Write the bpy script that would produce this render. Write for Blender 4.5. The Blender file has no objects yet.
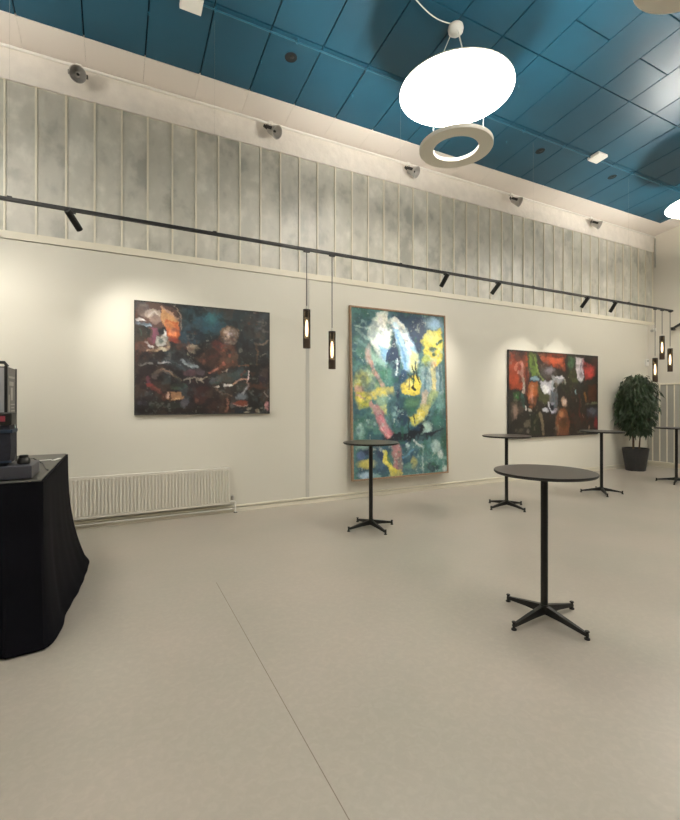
import bpy, bmesh, math, random
import numpy as np
from mathutils import Vector, Matrix, Euler
random.seed(7)
rng = np.random.RandomState(11)
S = bpy.context.scene
COL = S.collection
PI = math.pi

# ------------------------------------------------------------ camera, world, exposure
EYE = 1.6
FWD = Vector((0.4524, 0.8918, 0))
cam_data = bpy.data.cameras.new('camera'); cam = bpy.data.objects.new('camera', cam_data); COL.objects.link(cam)
cam.location = (0, 0, EYE)
cam.rotation_euler = FWD.to_track_quat('-Z', 'Y').to_euler()
cam_data.sensor_fit = 'HORIZONTAL'; cam_data.sensor_width = 36
cam_data.lens = 443 / 680 * 36
cam_data.shift_y = -8 / 680
cam_data.clip_start = .05
S.camera = cam
w = bpy.data.worlds.new('world'); S.world = w; w.use_nodes = True
w.node_tree.nodes['Background'].inputs[0].default_value = (.9, .95, 1, 1)
w.node_tree.nodes['Background'].inputs[1].default_value = .05
S.view_settings.view_transform = 'Standard'; S.view_settings.look = 'None'
S.view_settings.gamma = 1; S.view_settings.use_curve_mapping = False
S.view_settings.exposure = 1.10
S.cycles.use_denoising = True
S.cycles.max_bounces = 8; S.cycles.diffuse_bounces = 5; S.cycles.transparent_max_bounces = 16
S.cycles.sample_clamp_indirect = 4
LAMP_DISC = 8.0      # emission in place of the ring light the lamp discs reflect
LAMP_RING = 75.0      # upward strip inside each lamp ring
SPOT_W = 45.0
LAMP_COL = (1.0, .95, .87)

# ------------------------------------------------------------ helpers
def lin(h):
    h = h.lstrip('#'); out = []
    for i in (0, 2, 4):
        c = int(h[i:i+2], 16) / 255
        out.append(c / 12.92 if c <= .04045 else ((c + .055) / 1.055) ** 2.4)
    return tuple(out)

def mat(name, col, rough=.5, metal=0., spec=.5, noise=None, bump=None, emit=None, estr=0., coat=0.):
    """noise=(scale, amount, detail) varies the base colour; bump=(scale, strength)"""
    m = bpy.data.materials.new(name); m.use_nodes = True
    nt = m.node_tree; b = nt.nodes['Principled BSDF']
    b.inputs['Base Color'].default_value = (*col, 1); b.inputs['Roughness'].default_value = rough
    b.inputs['Metallic'].default_value = metal; b.inputs['Specular IOR Level'].default_value = spec
    b.inputs['Coat Weight'].default_value = coat
    if emit: b.inputs['Emission Color'].default_value = (*emit, 1); b.inputs['Emission Strength'].default_value = estr
    tc = nt.nodes.new('ShaderNodeTexCoord')
    if noise:
        n = nt.nodes.new('ShaderNodeTexNoise'); n.inputs['Scale'].default_value = noise[0]
        n.inputs['Detail'].default_value = noise[2] if len(noise) > 2 else 5
        nt.links.new(tc.outputs['Object'], n.inputs['Vector'])
        r = nt.nodes.new('ShaderNodeValToRGB'); a = noise[1]
        r.color_ramp.elements[0].position = .3; r.color_ramp.elements[1].position = .7
        r.color_ramp.elements[0].color = (*[c * (1 - a) for c in col], 1)
        r.color_ramp.elements[1].color = (*[min(1, c * (1 + a)) for c in col], 1)
        nt.links.new(n.outputs['Fac'], r.inputs[0]); nt.links.new(r.outputs[0], b.inputs['Base Color'])
    if bump:
        n2 = nt.nodes.new('ShaderNodeTexNoise'); n2.inputs['Scale'].default_value = bump[0]; n2.inputs['Detail'].default_value = 4
        nt.links.new(tc.outputs['Object'], n2.inputs['Vector'])
        bp = nt.nodes.new('ShaderNodeBump'); bp.inputs['Strength'].default_value = bump[1]; bp.inputs['Distance'].default_value = .02
        nt.links.new(n2.outputs['Fac'], bp.inputs['Height']); nt.links.new(bp.outputs[0], b.inputs['Normal'])
    return m

def box(bm, lo, hi, bev=0.):
    lo, hi = Vector(lo), Vector(hi)
    r = bmesh.ops.create_cube(bm, size=1, matrix=Matrix.Translation((lo + hi) / 2) @ Matrix.Diagonal((*(hi - lo), 1)))
    if bev:
        ed = list({e for v in r['verts'] for e in v.link_edges})
        bmesh.ops.bevel(bm, geom=ed, offset=bev, segments=2, affect='EDGES', profile=.6)

def tube(bm, pts, rad, seg=10, cap=True):
    pts = [Vector(p) for p in pts]; n = len(pts)
    rads = rad if isinstance(rad, (list, tuple)) else [rad] * n
    rings = []; up = None
    for i, p in enumerate(pts):
        t = (pts[min(i + 1, n - 1)] - pts[max(i - 1, 0)]).normalized()
        if up is None: up = t.orthogonal().normalized()
        up = (up - t * up.dot(t)).normalized(); sd = t.cross(up)
        rings.append([bm.verts.new(p + rads[i] * (math.cos(a) * up + math.sin(a) * sd)) for a in [2 * PI * k / seg for k in range(seg)]])
    for i in range(n - 1):
        for k in range(seg):
            bm.faces.new((rings[i][k], rings[i][(k + 1) % seg], rings[i + 1][(k + 1) % seg], rings[i + 1][k]))
    if cap: bm.faces.new(rings[0][::-1]); bm.faces.new(rings[-1])

def lathe(bm, prof, seg=32, M=None, closed=False):
    """prof: (radius, z) list; radius 0 makes a pole"""
    rings = []
    for r, z in prof:
        if r < 1e-6: rings.append([bm.verts.new((0, 0, z))])
        else: rings.append([bm.verts.new((r * math.cos(2 * PI * k / seg), r * math.sin(2 * PI * k / seg), z)) for k in range(seg)])
    pairs = list(zip(rings, rings[1:])) + ([(rings[-1], rings[0])] if closed else [])
    for a, b in pairs:
        for k in range(seg):
            k2 = (k + 1) % seg
            if len(a) == 1 and len(b) == 1: continue
            if len(a) == 1: bm.faces.new((a[0], b[k2], b[k]))
            elif len(b) == 1: bm.faces.new((a[k], a[k2], b[0]))
            else: bm.faces.new((a[k], a[k2], b[k2], b[k]))
    if M is not None: bmesh.ops.transform(bm, matrix=M, verts=[v for r in rings for v in r])

def obj(name, bm, m, parent=None, smooth=False, loc=None):
    bmesh.ops.recalc_face_normals(bm, faces=bm.faces)
    me = bpy.data.meshes.new(name); bm.to_mesh(me); bm.free()
    me.materials.append(m)
    if smooth:
        me.polygons.foreach_set('use_smooth', [True] * len(me.polygons))
        try: me.set_sharp_from_angle(angle=math.radians(38))
        except Exception: pass
    o = bpy.data.objects.new(name, me); COL.objects.link(o)
    if parent is not None: o.parent = parent
    if loc is not None: o.location = loc
    return o
def B(): return bmesh.new()
def tag(o, label, cat, group=None):
    o['label'] = label; o['category'] = cat
    if group: o['group'] = group
    return o
def thing(name, label, cat, loc=(0, 0, 0), rz=0., group=None):
    o = bpy.data.objects.new(name, None); o.empty_display_size = .1; COL.objects.link(o)
    o.location = loc; o.rotation_euler = (0, 0, rz)
    return tag(o, label, cat, group)
def struct(name, bm, m, parent=None, smooth=False):
    o = obj(name, bm, m, parent, smooth)
    if parent is None: o['kind'] = 'structure'
    return o
def dup(root, loc=None, rz=None, label=None, group=None):
    r = root.copy(); COL.objects.link(r)
    if loc is not None: r.location = loc
    if rz is not None: r.rotation_euler = (0, 0, rz)
    if label: r['label'] = label
    if group: r['group'] = group
    for ch in list(root.children):
        c = ch.copy(); COL.objects.link(c); c.parent = r
        for g in list(ch.children):
            d = g.copy(); COL.objects.link(d); d.parent = c
    return r

# ------------------------------------------------------------ materials
M_wall = mat('wall_paint', (.66, .62, .54), .55, bump=(60, .03))
M_wall_low = mat('wall_board', (.68, .65, .56), .45, bump=(40, .02))
M_band = mat('rough_white_plaster', (.80, .75, .68), .6, noise=(7, .05), bump=(9, .5))
M_trim = mat('cream_trim', (.76, .71, .58), .4)
M_border = mat('white_ceiling_tile', (.76, .70, .64), .6)
M_blue = mat('blue_ceiling_tile', (.009, .070, .118), .42, spec=.5, noise=(1.2, .12))
M_gap = mat('dark_tile_joint', (.004, .02, .035), .8)
M_bluepipe = mat('blue_pipe', (.025, .13, .20), .35)
M_black = mat('black_powder_coat', (.008, .008, .007), .45, spec=.35)
M_blackm = mat('black_matte_metal', (.02, .019, .017), .5)
M_top = mat('dark_laminate', (.040, .033, .028), .36)
M_cloth = mat('black_cloth', (.004, .004, .006), .95, spec=.1, noise=(3, .3))
M_rad = mat('radiator_enamel', (.74, .70, .61), .35)
M_chrome = mat('brushed_chrome', (.55, .53, .5), .28, metal=.9)
M_alu = mat('dull_aluminium', (.42, .40, .37), .45, metal=.45)
M_white = mat('white_plastic', (.8, .78, .72), .4)
M_ringw = mat('lamp_white_metal', (.72, .68, .60), .5)
M_wood = mat('oak_frame', (.27, .17, .10), .5, noise=(30, .2))
M_canvas = mat('dark_canvas_edge', (.03, .028, .025), .7)
M_pot = mat('anthracite_pot', (.018, .018, .018), .5, noise=(20, .2))
M_soil = mat('potting_soil', (.03, .02, .012), .95, noise=(40, .4), bump=(60, .6))
M_bark = mat('brown_bark', (.10, .06, .035), .85, noise=(25, .3))
M_disc = mat('lamp_disc_reflected_glow', (.85, .82, .75), .6, emit=LAMP_COL, estr=LAMP_DISC)
M_strip = mat('lamp_light_strip', (.8, .8, .8), .6, emit=LAMP_COL, estr=LAMP_RING)
M_bulb = mat('lit_filament_bulb', (.9, .8, .6), .4, emit=(1, .80, .50), estr=3.2)
M_panelgrey = mat('grey_slat', (.40, .39, .34), .5)
M_navy = mat('navy_fabric', (.008, .009, .018), .75, noise=(30, .3))
M_navy2 = mat('navy_plastic', (.035, .036, .048), .5)
M_red = mat('dull_red_label', (.30, .035, .06), .6)
M_blueband = mat('blue_strap', (.012, .028, .055), .6)
M_caseg = mat('grey_case_side', (.16, .15, .145), .5)
M_casel = mat('pale_case_front', (.42, .41, .42), .5)
M_teal = mat('faded_teal_print', (.22, .38, .34), .5)
M_pale = mat('pale_grey_print', (.38, .36, .33), .5)
M_hole = mat('black_recess', (.003, .004, .005), .6)

def floor_material():
    m = bpy.data.materials.new('marbled_linoleum'); m.use_nodes = True
    nt = m.node_tree; b = nt.nodes['Principled BSDF']; L = nt.links.new
    tc = nt.nodes.new('ShaderNodeTexCoord')
    n1 = nt.nodes.new('ShaderNodeTexNoise'); n1.inputs['Scale'].default_value = .9; n1.inputs['Detail'].default_value = 4
    n2 = nt.nodes.new('ShaderNodeTexNoise'); n2.inputs['Scale'].default_value = 26; n2.inputs['Detail'].default_value = 8; n2.inputs['Distortion'].default_value = .7
    n3 = nt.nodes.new('ShaderNodeTexNoise'); n3.inputs['Scale'].default_value = 70; n3.inputs['Detail'].default_value = 3
    for n in (n1, n2, n3): L(tc.outputs['Object'], n.inputs['Vector'])
    r1 = nt.nodes.new('ShaderNodeValToRGB'); r1.color_ramp.elements[0].position = .35; r1.color_ramp.elements[1].position = .65
    r1.color_ramp.elements[0].color = (.395, .362, .300, 1); r1.color_ramp.elements[1].color = (.440, .388, .326, 1)
    r2 = nt.nodes.new('ShaderNodeValToRGB'); r2.color_ramp.elements[0].position = .42; r2.color_ramp.elements[1].position = .74
    r2.color_ramp.elements[0].color = (.965, .965, .965, 1); r2.color_ramp.elements[1].color = (1.05, 1.05, 1.05, 1)
    mx = nt.nodes.new('ShaderNodeMix'); mx.data_type = 'RGBA'; mx.blend_type = 'MULTIPLY'; mx.inputs[0].default_value = 1
    L(n1.outputs['Fac'], r1.inputs[0]); L(n2.outputs['Fac'], r2.inputs[0])
    L(r1.outputs[0], mx.inputs[6]); L(r2.outputs[0], mx.inputs[7])
    L(mx.outputs[2], b.inputs['Base Color'])
    rr = nt.nodes.new('ShaderNodeMapRange'); rr.inputs[3].default_value = .28; rr.inputs[4].default_value = .42
    L(n2.outputs['Fac'], rr.inputs[0]); L(rr.outputs[0], b.inputs['Roughness'])
    bp = nt.nodes.new('ShaderNodeBump'); bp.inputs['Strength'].default_value = .06; bp.inputs['Distance'].default_value = .004
    L(n2.outputs['Fac'], bp.inputs['Height']); L(bp.outputs[0], b.inputs['Normal'])
    return m

def glass_material():
    """cloudy grey-green channel glass: blotches, faint vertical ridges"""
    m = bpy.data.materials.new('cloudy_channel_glass'); m.use_nodes = True
    nt = m.node_tree; b = nt.nodes['Principled BSDF']; L = nt.links.new
    tc = nt.nodes.new('ShaderNodeTexCoord')
    mp = nt.nodes.new('ShaderNodeMapping'); mp.inputs['Scale'].default_value = (1.3, 1, 1.0)
    L(tc.outputs['Object'], mp.inputs[0])
    n1 = nt.nodes.new('ShaderNodeTexNoise'); n1.inputs['Scale'].default_value = 1.9; n1.inputs['Detail'].default_value = 4; n1.inputs['Roughness'].default_value = .55
    L(mp.outputs[0], n1.inputs['Vector'])
    # each pane gets its own tone
    sp = nt.nodes.new('ShaderNodeSeparateXYZ'); L(tc.outputs['Object'], sp.inputs[0])
    a = nt.nodes.new('ShaderNodeMath'); a.operation = 'ADD'; a.inputs[1].default_value = 1.171; L(sp.outputs[0], a.inputs[0])
    d = nt.nodes.new('ShaderNodeMath'); d.operation = 'DIVIDE'; d.inputs[1].default_value = .312; L(a.outputs[0], d.inputs[0])
    fl = nt.nodes.new('ShaderNodeMath'); fl.operation = 'FLOOR'; L(d.outputs[0], fl.inputs[0])
    wn = nt.nodes.new('ShaderNodeTexWhiteNoise'); wn.noise_dimensions = '1D'; L(fl.outputs[0], wn.inputs['W'])
    n2 = nt.nodes.new('ShaderNodeTexNoise'); n2.inputs['Scale'].default_value = 6.5; n2.inputs['Detail'].default_value = 5; L(mp.outputs[0], n2.inputs['Vector'])
    mm = nt.nodes.new('ShaderNodeMix'); mm.inputs[0].default_value = .22; L(n1.outputs['Fac'], mm.inputs[2]); L(n2.outputs['Fac'], mm.inputs[3])
    n1.noise_dimensions = '4D'; sc_ = nt.nodes.new('ShaderNodeMath'); sc_.operation = 'MULTIPLY'; sc_.inputs[1].default_value = .23; L(fl.outputs[0], sc_.inputs[0]); L(sc_.outputs[0], n1.inputs['W'])
    ad = nt.nodes.new('ShaderNodeMath'); ad.operation = 'MULTIPLY_ADD'; ad.inputs[1].default_value = .07
    L(wn.outputs['Value'], ad.inputs[0]); L(mm.outputs[0], ad.inputs[2])
    r = nt.nodes.new('ShaderNodeValToRGB'); r.color_ramp.interpolation = 'EASE'
    r.color_ramp.elements[0].position = .40; r.color_ramp.elements[1].position = .70
    r.color_ramp.elements[0].color = (.39, .38, .33, 1); r.color_ramp.elements[1].color = (.72, .69, .61, 1)
    e = r.color_ramp.elements.new(.54); e.color = (.56, .54, .47, 1)
    L(ad.outputs[0], r.inputs[0]); L(r.outputs[0], b.inputs['Base Color'])
    b.inputs['Roughness'].default_value = .38; b.inputs['Specular IOR Level'].default_value = .5
    return m
M_floor = floor_material(); M_glass = glass_material()

# ------------------------------------------------------------ the room
YW, XF, XFU, XB, YR = 6.464, 12.0, 12.28, -6.0, -6.5
SLOPE, ZR = .1173, 5.842
def zc(y): return ZR + SLOPE * (YW - y)
ZTR, ZG0, ZG1 = 3.53, 3.63, 5.43

bm = B(); box(bm, (XB, YR, -.1), (XFU + .1, YW + .2, 0)); struct('floor', bm, M_floor)
bm = B(); box(bm, (.797, -3.5, 0), (.8005, 4.0, .0009)); struct('trim_1', bm, mat('floor_seam', (.20, .16, .12), .6))
def wall_left():
    bm = B()
    for a, b in ((XB, 2.675), (2.735, XFU)): box(bm, (a, YW, 0), (b, YW + .06, ZTR))
    box(bm, (XB, YW + .012, 0), (XFU, YW + .2, ZTR))
    w = struct('wall_left', bm, M_wall_low)
    bm = B(); box(bm, (2.677, YW - .001, .1), (2.733, YW + .02, ZTR), .002); obj('joint_cover_strip', bm, mat('grey_joint_strip', (.50, .48, .42), .6), w)
    bm = B(); box(bm, (XB, YW - .012, ZTR + .008), (XFU, YW + .2, ZG0), .004); struct('trim_2', bm, M_trim)
    bm = B(); box(bm, (XB, YW + .002, ZG1), (XFU, YW + .2, zc(YW) + .05)); obj('wall_band', bm, M_band, w)
    g = B(); box(g, (XB, YW + .03, ZG0), (XFU, YW + .2, ZG1)); g = struct('window_1', g, M_glass)
    bm = B(); k = math.ceil((XB + 1.171) / .312)
    x = -1.171 + .312 * k
    while x < XFU - .03:
        box(bm, (x - .012, YW + .006, ZG0), (x + .012, YW + .04, ZG1), .003)
        x += .312
    obj('glazing_ribs', bm, M_trim, g)
    bm = B(); box(bm, (XB, YW - .014, .0), (XFU, YW, .055), .004); box(bm, (XB, YW - .022, .072), (XFU, YW, .10), .006)
    struct('baseboard_left', bm, M_trim)
    bm = B(); tube(bm, [(XB, YW - .03, 5.80), (XFU - .02, YW - .03, 5.80)], .018, 8); struct('trim_3', bm, M_white, smooth=True)
wall_left()
def wall_far():
    bm = B(); box(bm, (XF, YR, 0), (XFU + .2, YW, 3.53)); box(bm, (XFU, YR, 3.5), (XFU + .2, YW + .2, zc(YR) + .1))
    struct('wall_far', bm, M_wall)
    bm = B(); box(bm, (XF - .015, YR, 0), (XF, YW - .02, .09), .004); struct('baseboard_far', bm, M_trim)
    bm = B(); box(bm, (XB - .2, YR, 0), (XB, YW + .2, zc(YR) + .1)); struct('wall_back', bm, M_wall)
    bm = B(); box(bm, (XB - .2, YR - .2, 0), (XFU + .2, YR, zc(YR) + .1)); struct('wall_right', bm, M_wall)
wall_far()
def ceiling():
    """sloping ceiling of staggered tiles; dark joints are real gaps"""
    def slab(bm, x0, x1, y0, y1, t0, t1, g=0):
        x0 += g; x1 -= g; y0 += g; y1 -= g
        vs = [bm.verts.new((x, y, zc(y) + t)) for t in (t0, t1) for x, y in ((x0, y0), (x1, y0), (x1, y1), (x0, y1))]
        for f in ((0, 1, 2, 3), (7, 6, 5, 4), (0, 4, 5, 1), (1, 5, 6, 2), (2, 6, 7, 3), (3, 7, 4, 0)): bm.faces.new([vs[i] for i in f])
    bm = B(); slab(bm, XB - .2, XFU + .2, YR - .2, YW + .2, .03, .25); c = struct('ceiling', bm, M_gap)
    bm = B(); bw = B(); x = -.328 - .6585 * 9; k = -9
    while x < 11.69:
        x0, x1 = max(x, XB), min(x + .6585, 11.69)
        js = [6.02, 5.0, 3.985] + ([3.467, 1.43, -.6, -2.63, -4.66] if k % 2 == 0 else [2.95, .92, -1.11, -3.14, -5.17]) + [YR]
        if x1 > x0:
            for a, b in zip(js, js[1:]): slab(bm, x0, x1, b, a, 0, .03, .008)
            slab(bw, x0, x1, 6.02, YW + .02, -.004, .035, .0015)
        x += .6585; k += 1
    y = YW + .02
    slab(bw, 11.69, XFU + .02, 6.02, y, -.004, .035, .0015)
    yy = 6.02
    while yy > YR:
        slab(bw, 11.69, XFU + .02, max(yy - 1.0, YR), yy, -.004, .035, .0015); yy -= 1.0
    obj('blue_tiles', bm, M_blue, c); obj('white_border_tiles', bw, M_border, c)
ceiling()
bm = B(); tube(bm, [(.86, 5.05, zc(5.05) - .022), (XFU - .6, 5.05, zc(5.05) - .022)], .010, 8)
pipe = tag(obj('ceiling_pipe', bm, M_bluepipe, smooth=True), 'thin blue pipe running the length of the blue ceiling', 'pipe')
for i in range(11):
    bm = B(); x = 1.0 + i * .98; box(bm, (x - .012, 5.03, zc(5.05) - .036), (x + .012, 5.07, zc(5.05) + .006)); obj('pipe_clip', bm, M_bluepipe, pipe)

# ------------------------------------------------------------ paintings
def vnoise(n, w, h):
    g = rng.rand(int(n * h / w) + 3, n + 3)
    def at(u, v):
        x = u * n; y = v * n * h / w; x = np.clip(x, 0, g.shape[1] - 2.001); y = np.clip(y, 0, g.shape[0] - 2.001)
        i = x.astype(int); j = y.astype(int); fx = x - i; fy = y - j; fx = fx * fx * (3 - 2 * fx); fy = fy * fy * (3 - 2 * fy)
        return (g[j, i] * (1 - fx) + g[j, i + 1] * fx) * (1 - fy) + (g[j + 1, i] * (1 - fx) + g[j + 1, i + 1] * fx) * fy - .5
    return at
def paint(strokes, w, h, base, nx, warp=.008, grain=.16, gain=1.0, mottle=(), desat=.22):
    """colours of an oil painting laid out stroke by stroke on an nx wide grid of paint dabs"""
    ny = int(nx * h / w); asp = h / w
    U, V = np.meshgrid(np.linspace(0, 1, nx + 1), np.linspace(0, 1, ny + 1))
    N = [vnoise(s, w, h) for s in (9, 9, 24, 24, 60, 120)]
    x = U + warp * (N[0](U, V) + .5 * N[2](U, V)) * 2; y = (V + warp / asp * (N[1](U, V) + .5 * N[3](U, V)) * 2) * asp
    C = np.empty(U.shape + (3,)); C[:] = lin(base)
    n4 = N[4](U, V)
    for line in strokes.strip().splitlines():
        p = line.split(); t, col, s = p[0], np.array(lin(p[1])), float(p[2]); col = col * (1 - desat) + col.mean() * desat; q = list(map(float, p[3:]))
        if t == 'e':
            cx, cy, rx, ry = q; cy *= asp; ry *= asp
            d = (np.sqrt(((x - cx) / rx) ** 2 + ((y - cy) / ry) ** 2) - 1) * min(rx, ry); soft = s * .5
        else:
            P = np.array(q).reshape(-1, 2); P[:, 1] *= asp; d = np.full(x.shape, 9.)
            Q = P if t == 'l' else np.vstack([P, P[:1]])
            for (ax, ay), (bx, by) in zip(Q, Q[1:]):
                dx, dy = bx - ax, by - ay; k = np.clip(((x - ax) * dx + (y - ay) * dy) / (dx * dx + dy * dy + 1e-9), 0, 1)
                d = np.minimum(d, np.hypot(x - ax - k * dx, y - ay - k * dy))
            if t == 'l': d = d - s * .5; soft = max(.004, s * .12)
            else:
                ins = np.zeros(x.shape, bool)
                for (ax, ay), (bx, by) in zip(Q, Q[1:]):
                    if ay == by: continue
                    ins ^= ((ay > y) != (by > y)) & (x < (bx - ax) * (y - ay) / (by - ay) + ax)
                d = np.where(ins, -d, d); soft = s * .5
        soft = max(soft, .004)
        a = np.clip(.5 - (d + soft * .8 * n4) / (2 * soft), 0, 1)[..., None]
        C = C * (1 - a) + col * a
    # dabs: drag colour along short brush marks, then scumble lighter and darker paint over it
    for amp, f1, f2 in ((.009, 16, 17), (.007, 40, 43), (.005, 90, 93)):
        a, b = vnoise(f1, w, h)(U, V), vnoise(f2, w, h)(U, V)
        ii = np.clip((V * ny + b * amp / asp * 1.6 * ny), 0, ny).astype(int); jj = np.clip((U * nx + a * amp * 1.6 * nx), 0, nx).astype(int)
        m_ = np.clip((vnoise(20, w, h)(U, V) + .12) * 6, 0, 1)[..., None] if amp > .012 else 1
        C = C * (1 - m_) + C[ii, jj] * m_
    for tint, f, amt, thr in mottle:
        n_ = vnoise(f, w, h)(U, V) + .6 * vnoise(f * 3, w, h)(U, V) + .3 * vnoise(f * 8, w, h)(U, V)
        k_ = np.clip((n_ - thr) * 5, 0, 1)[..., None] * amt
        C = C * (1 - k_) + np.array(lin(tint)) * k_
    g = 1 + grain * (2.2 * N[2](U, V) + 1.6 * n4 + 1.8 * N[5](U, V))
    hue = 1 + grain * np.stack([N[0](U, V), 0 * U, N[3](U, V)], -1)
    return np.clip(C * g[..., None] * hue * gain, 0, 1), nx, ny
def picture_material(name, rough=.45):
    m = bpy.data.materials.new(name); m.use_nodes = True; nt = m.node_tree; b = nt.nodes['Principled BSDF']
    a = nt.nodes.new('ShaderNodeAttribute'); a.attribute_name = 'paint'
    nt.links.new(a.outputs['Color'], b.inputs['Base Color']); b.inputs['Roughness'].default_value = rough
    n = nt.nodes.new('ShaderNodeTexNoise'); n.inputs['Scale'].default_value = 45; n.inputs['Detail'].default_value = 5
    tc = nt.nodes.new('ShaderNodeTexCoord'); nt.links.new(tc.outputs['Object'], n.inputs['Vector'])
    bp = nt.nodes.new('ShaderNodeBump'); bp.inputs['Strength'].default_value = .25; bp.inputs['Distance'].default_value = .004
    nt.links.new(n.outputs['Fac'], bp.inputs['Height']); nt.links.new(bp.outputs[0], b.inputs['Normal'])
    return m
def painting(name, label, x0, x1, z0, z1, strokes, base, nx, depth, frame, edge, gain, mottle=(), desat=.15):
    t = thing(name, label, 'painting', ((x0 + x1) / 2, YW, z0), group='paintings on the long wall')
    w, h = x1 - x0, z1 - z0
    C, nx, ny = paint(strokes, w, h, base, nx, gain=gain, mottle=mottle, desat=desat)
    xs = np.linspace(-w / 2, w / 2, nx + 1); zs = np.linspace(h, 0, ny + 1)
    X, Z = np.meshgrid(xs, zs); n = X.size
    verts = np.stack([X, np.full(X.shape, -depth), Z], -1).reshape(-1, 3)
    i = np.arange(n).reshape(ny + 1, nx + 1)
    F = np.stack([i[:-1, :-1], i[1:, :-1], i[1:, 1:], i[:-1, 1:]], -1).reshape(-1, 4)
    k = len(verts)                       # the stretched canvas has a back and edges too
    back = [(-w/2, -.002, h), (w/2, -.002, h), (w/2, -.002, 0), (-w/2, -.002, 0), (-w/2, -depth, h), (w/2, -depth, h), (w/2, -depth, 0), (-w/2, -depth, 0)]
    faces = F.tolist() + [[k, k+1, k+2, k+3]] + [[k+a, k+b, k+4+b, k+4+a] for a, b in ((0, 1), (1, 2), (2, 3), (3, 0))]
    me = bpy.data.meshes.new('canvas'); me.from_pydata(verts.tolist() + back, [], faces)
    at = me.color_attributes.new('paint', 'FLOAT_COLOR', 'POINT')
    col = np.ones((len(me.vertices), 4), 'f'); col[:n, :3] = C.reshape(-1, 3); col[n:, :3] = (.02, .018, .016)
    at.data.foreach_set('color', col.ravel())
    me.materials.append(picture_material(name + '_oil_paint'))
    me.materials.append(M_canvas)
    for f in list(me.polygons)[-5:]: f.material_index = 1
    o = bpy.data.objects.new('canvas', me); COL.objects.link(o); o.parent = t
    if frame:
        e, d = frame; bm = B()
        for lo, hi in (((-w/2 - e, -d, -e), (-w/2, -.001, h + e)), ((w/2, -d, -e), (w/2 + e, -.001, h + e)),
                       ((-w/2, -d, -e), (w/2, -.001, 0)), ((-w/2, -d, h), (w/2, -.001, h + e))): box(bm, lo, hi, .003)
        obj('picture_frame', bm, edge, t)
    return t
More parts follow.
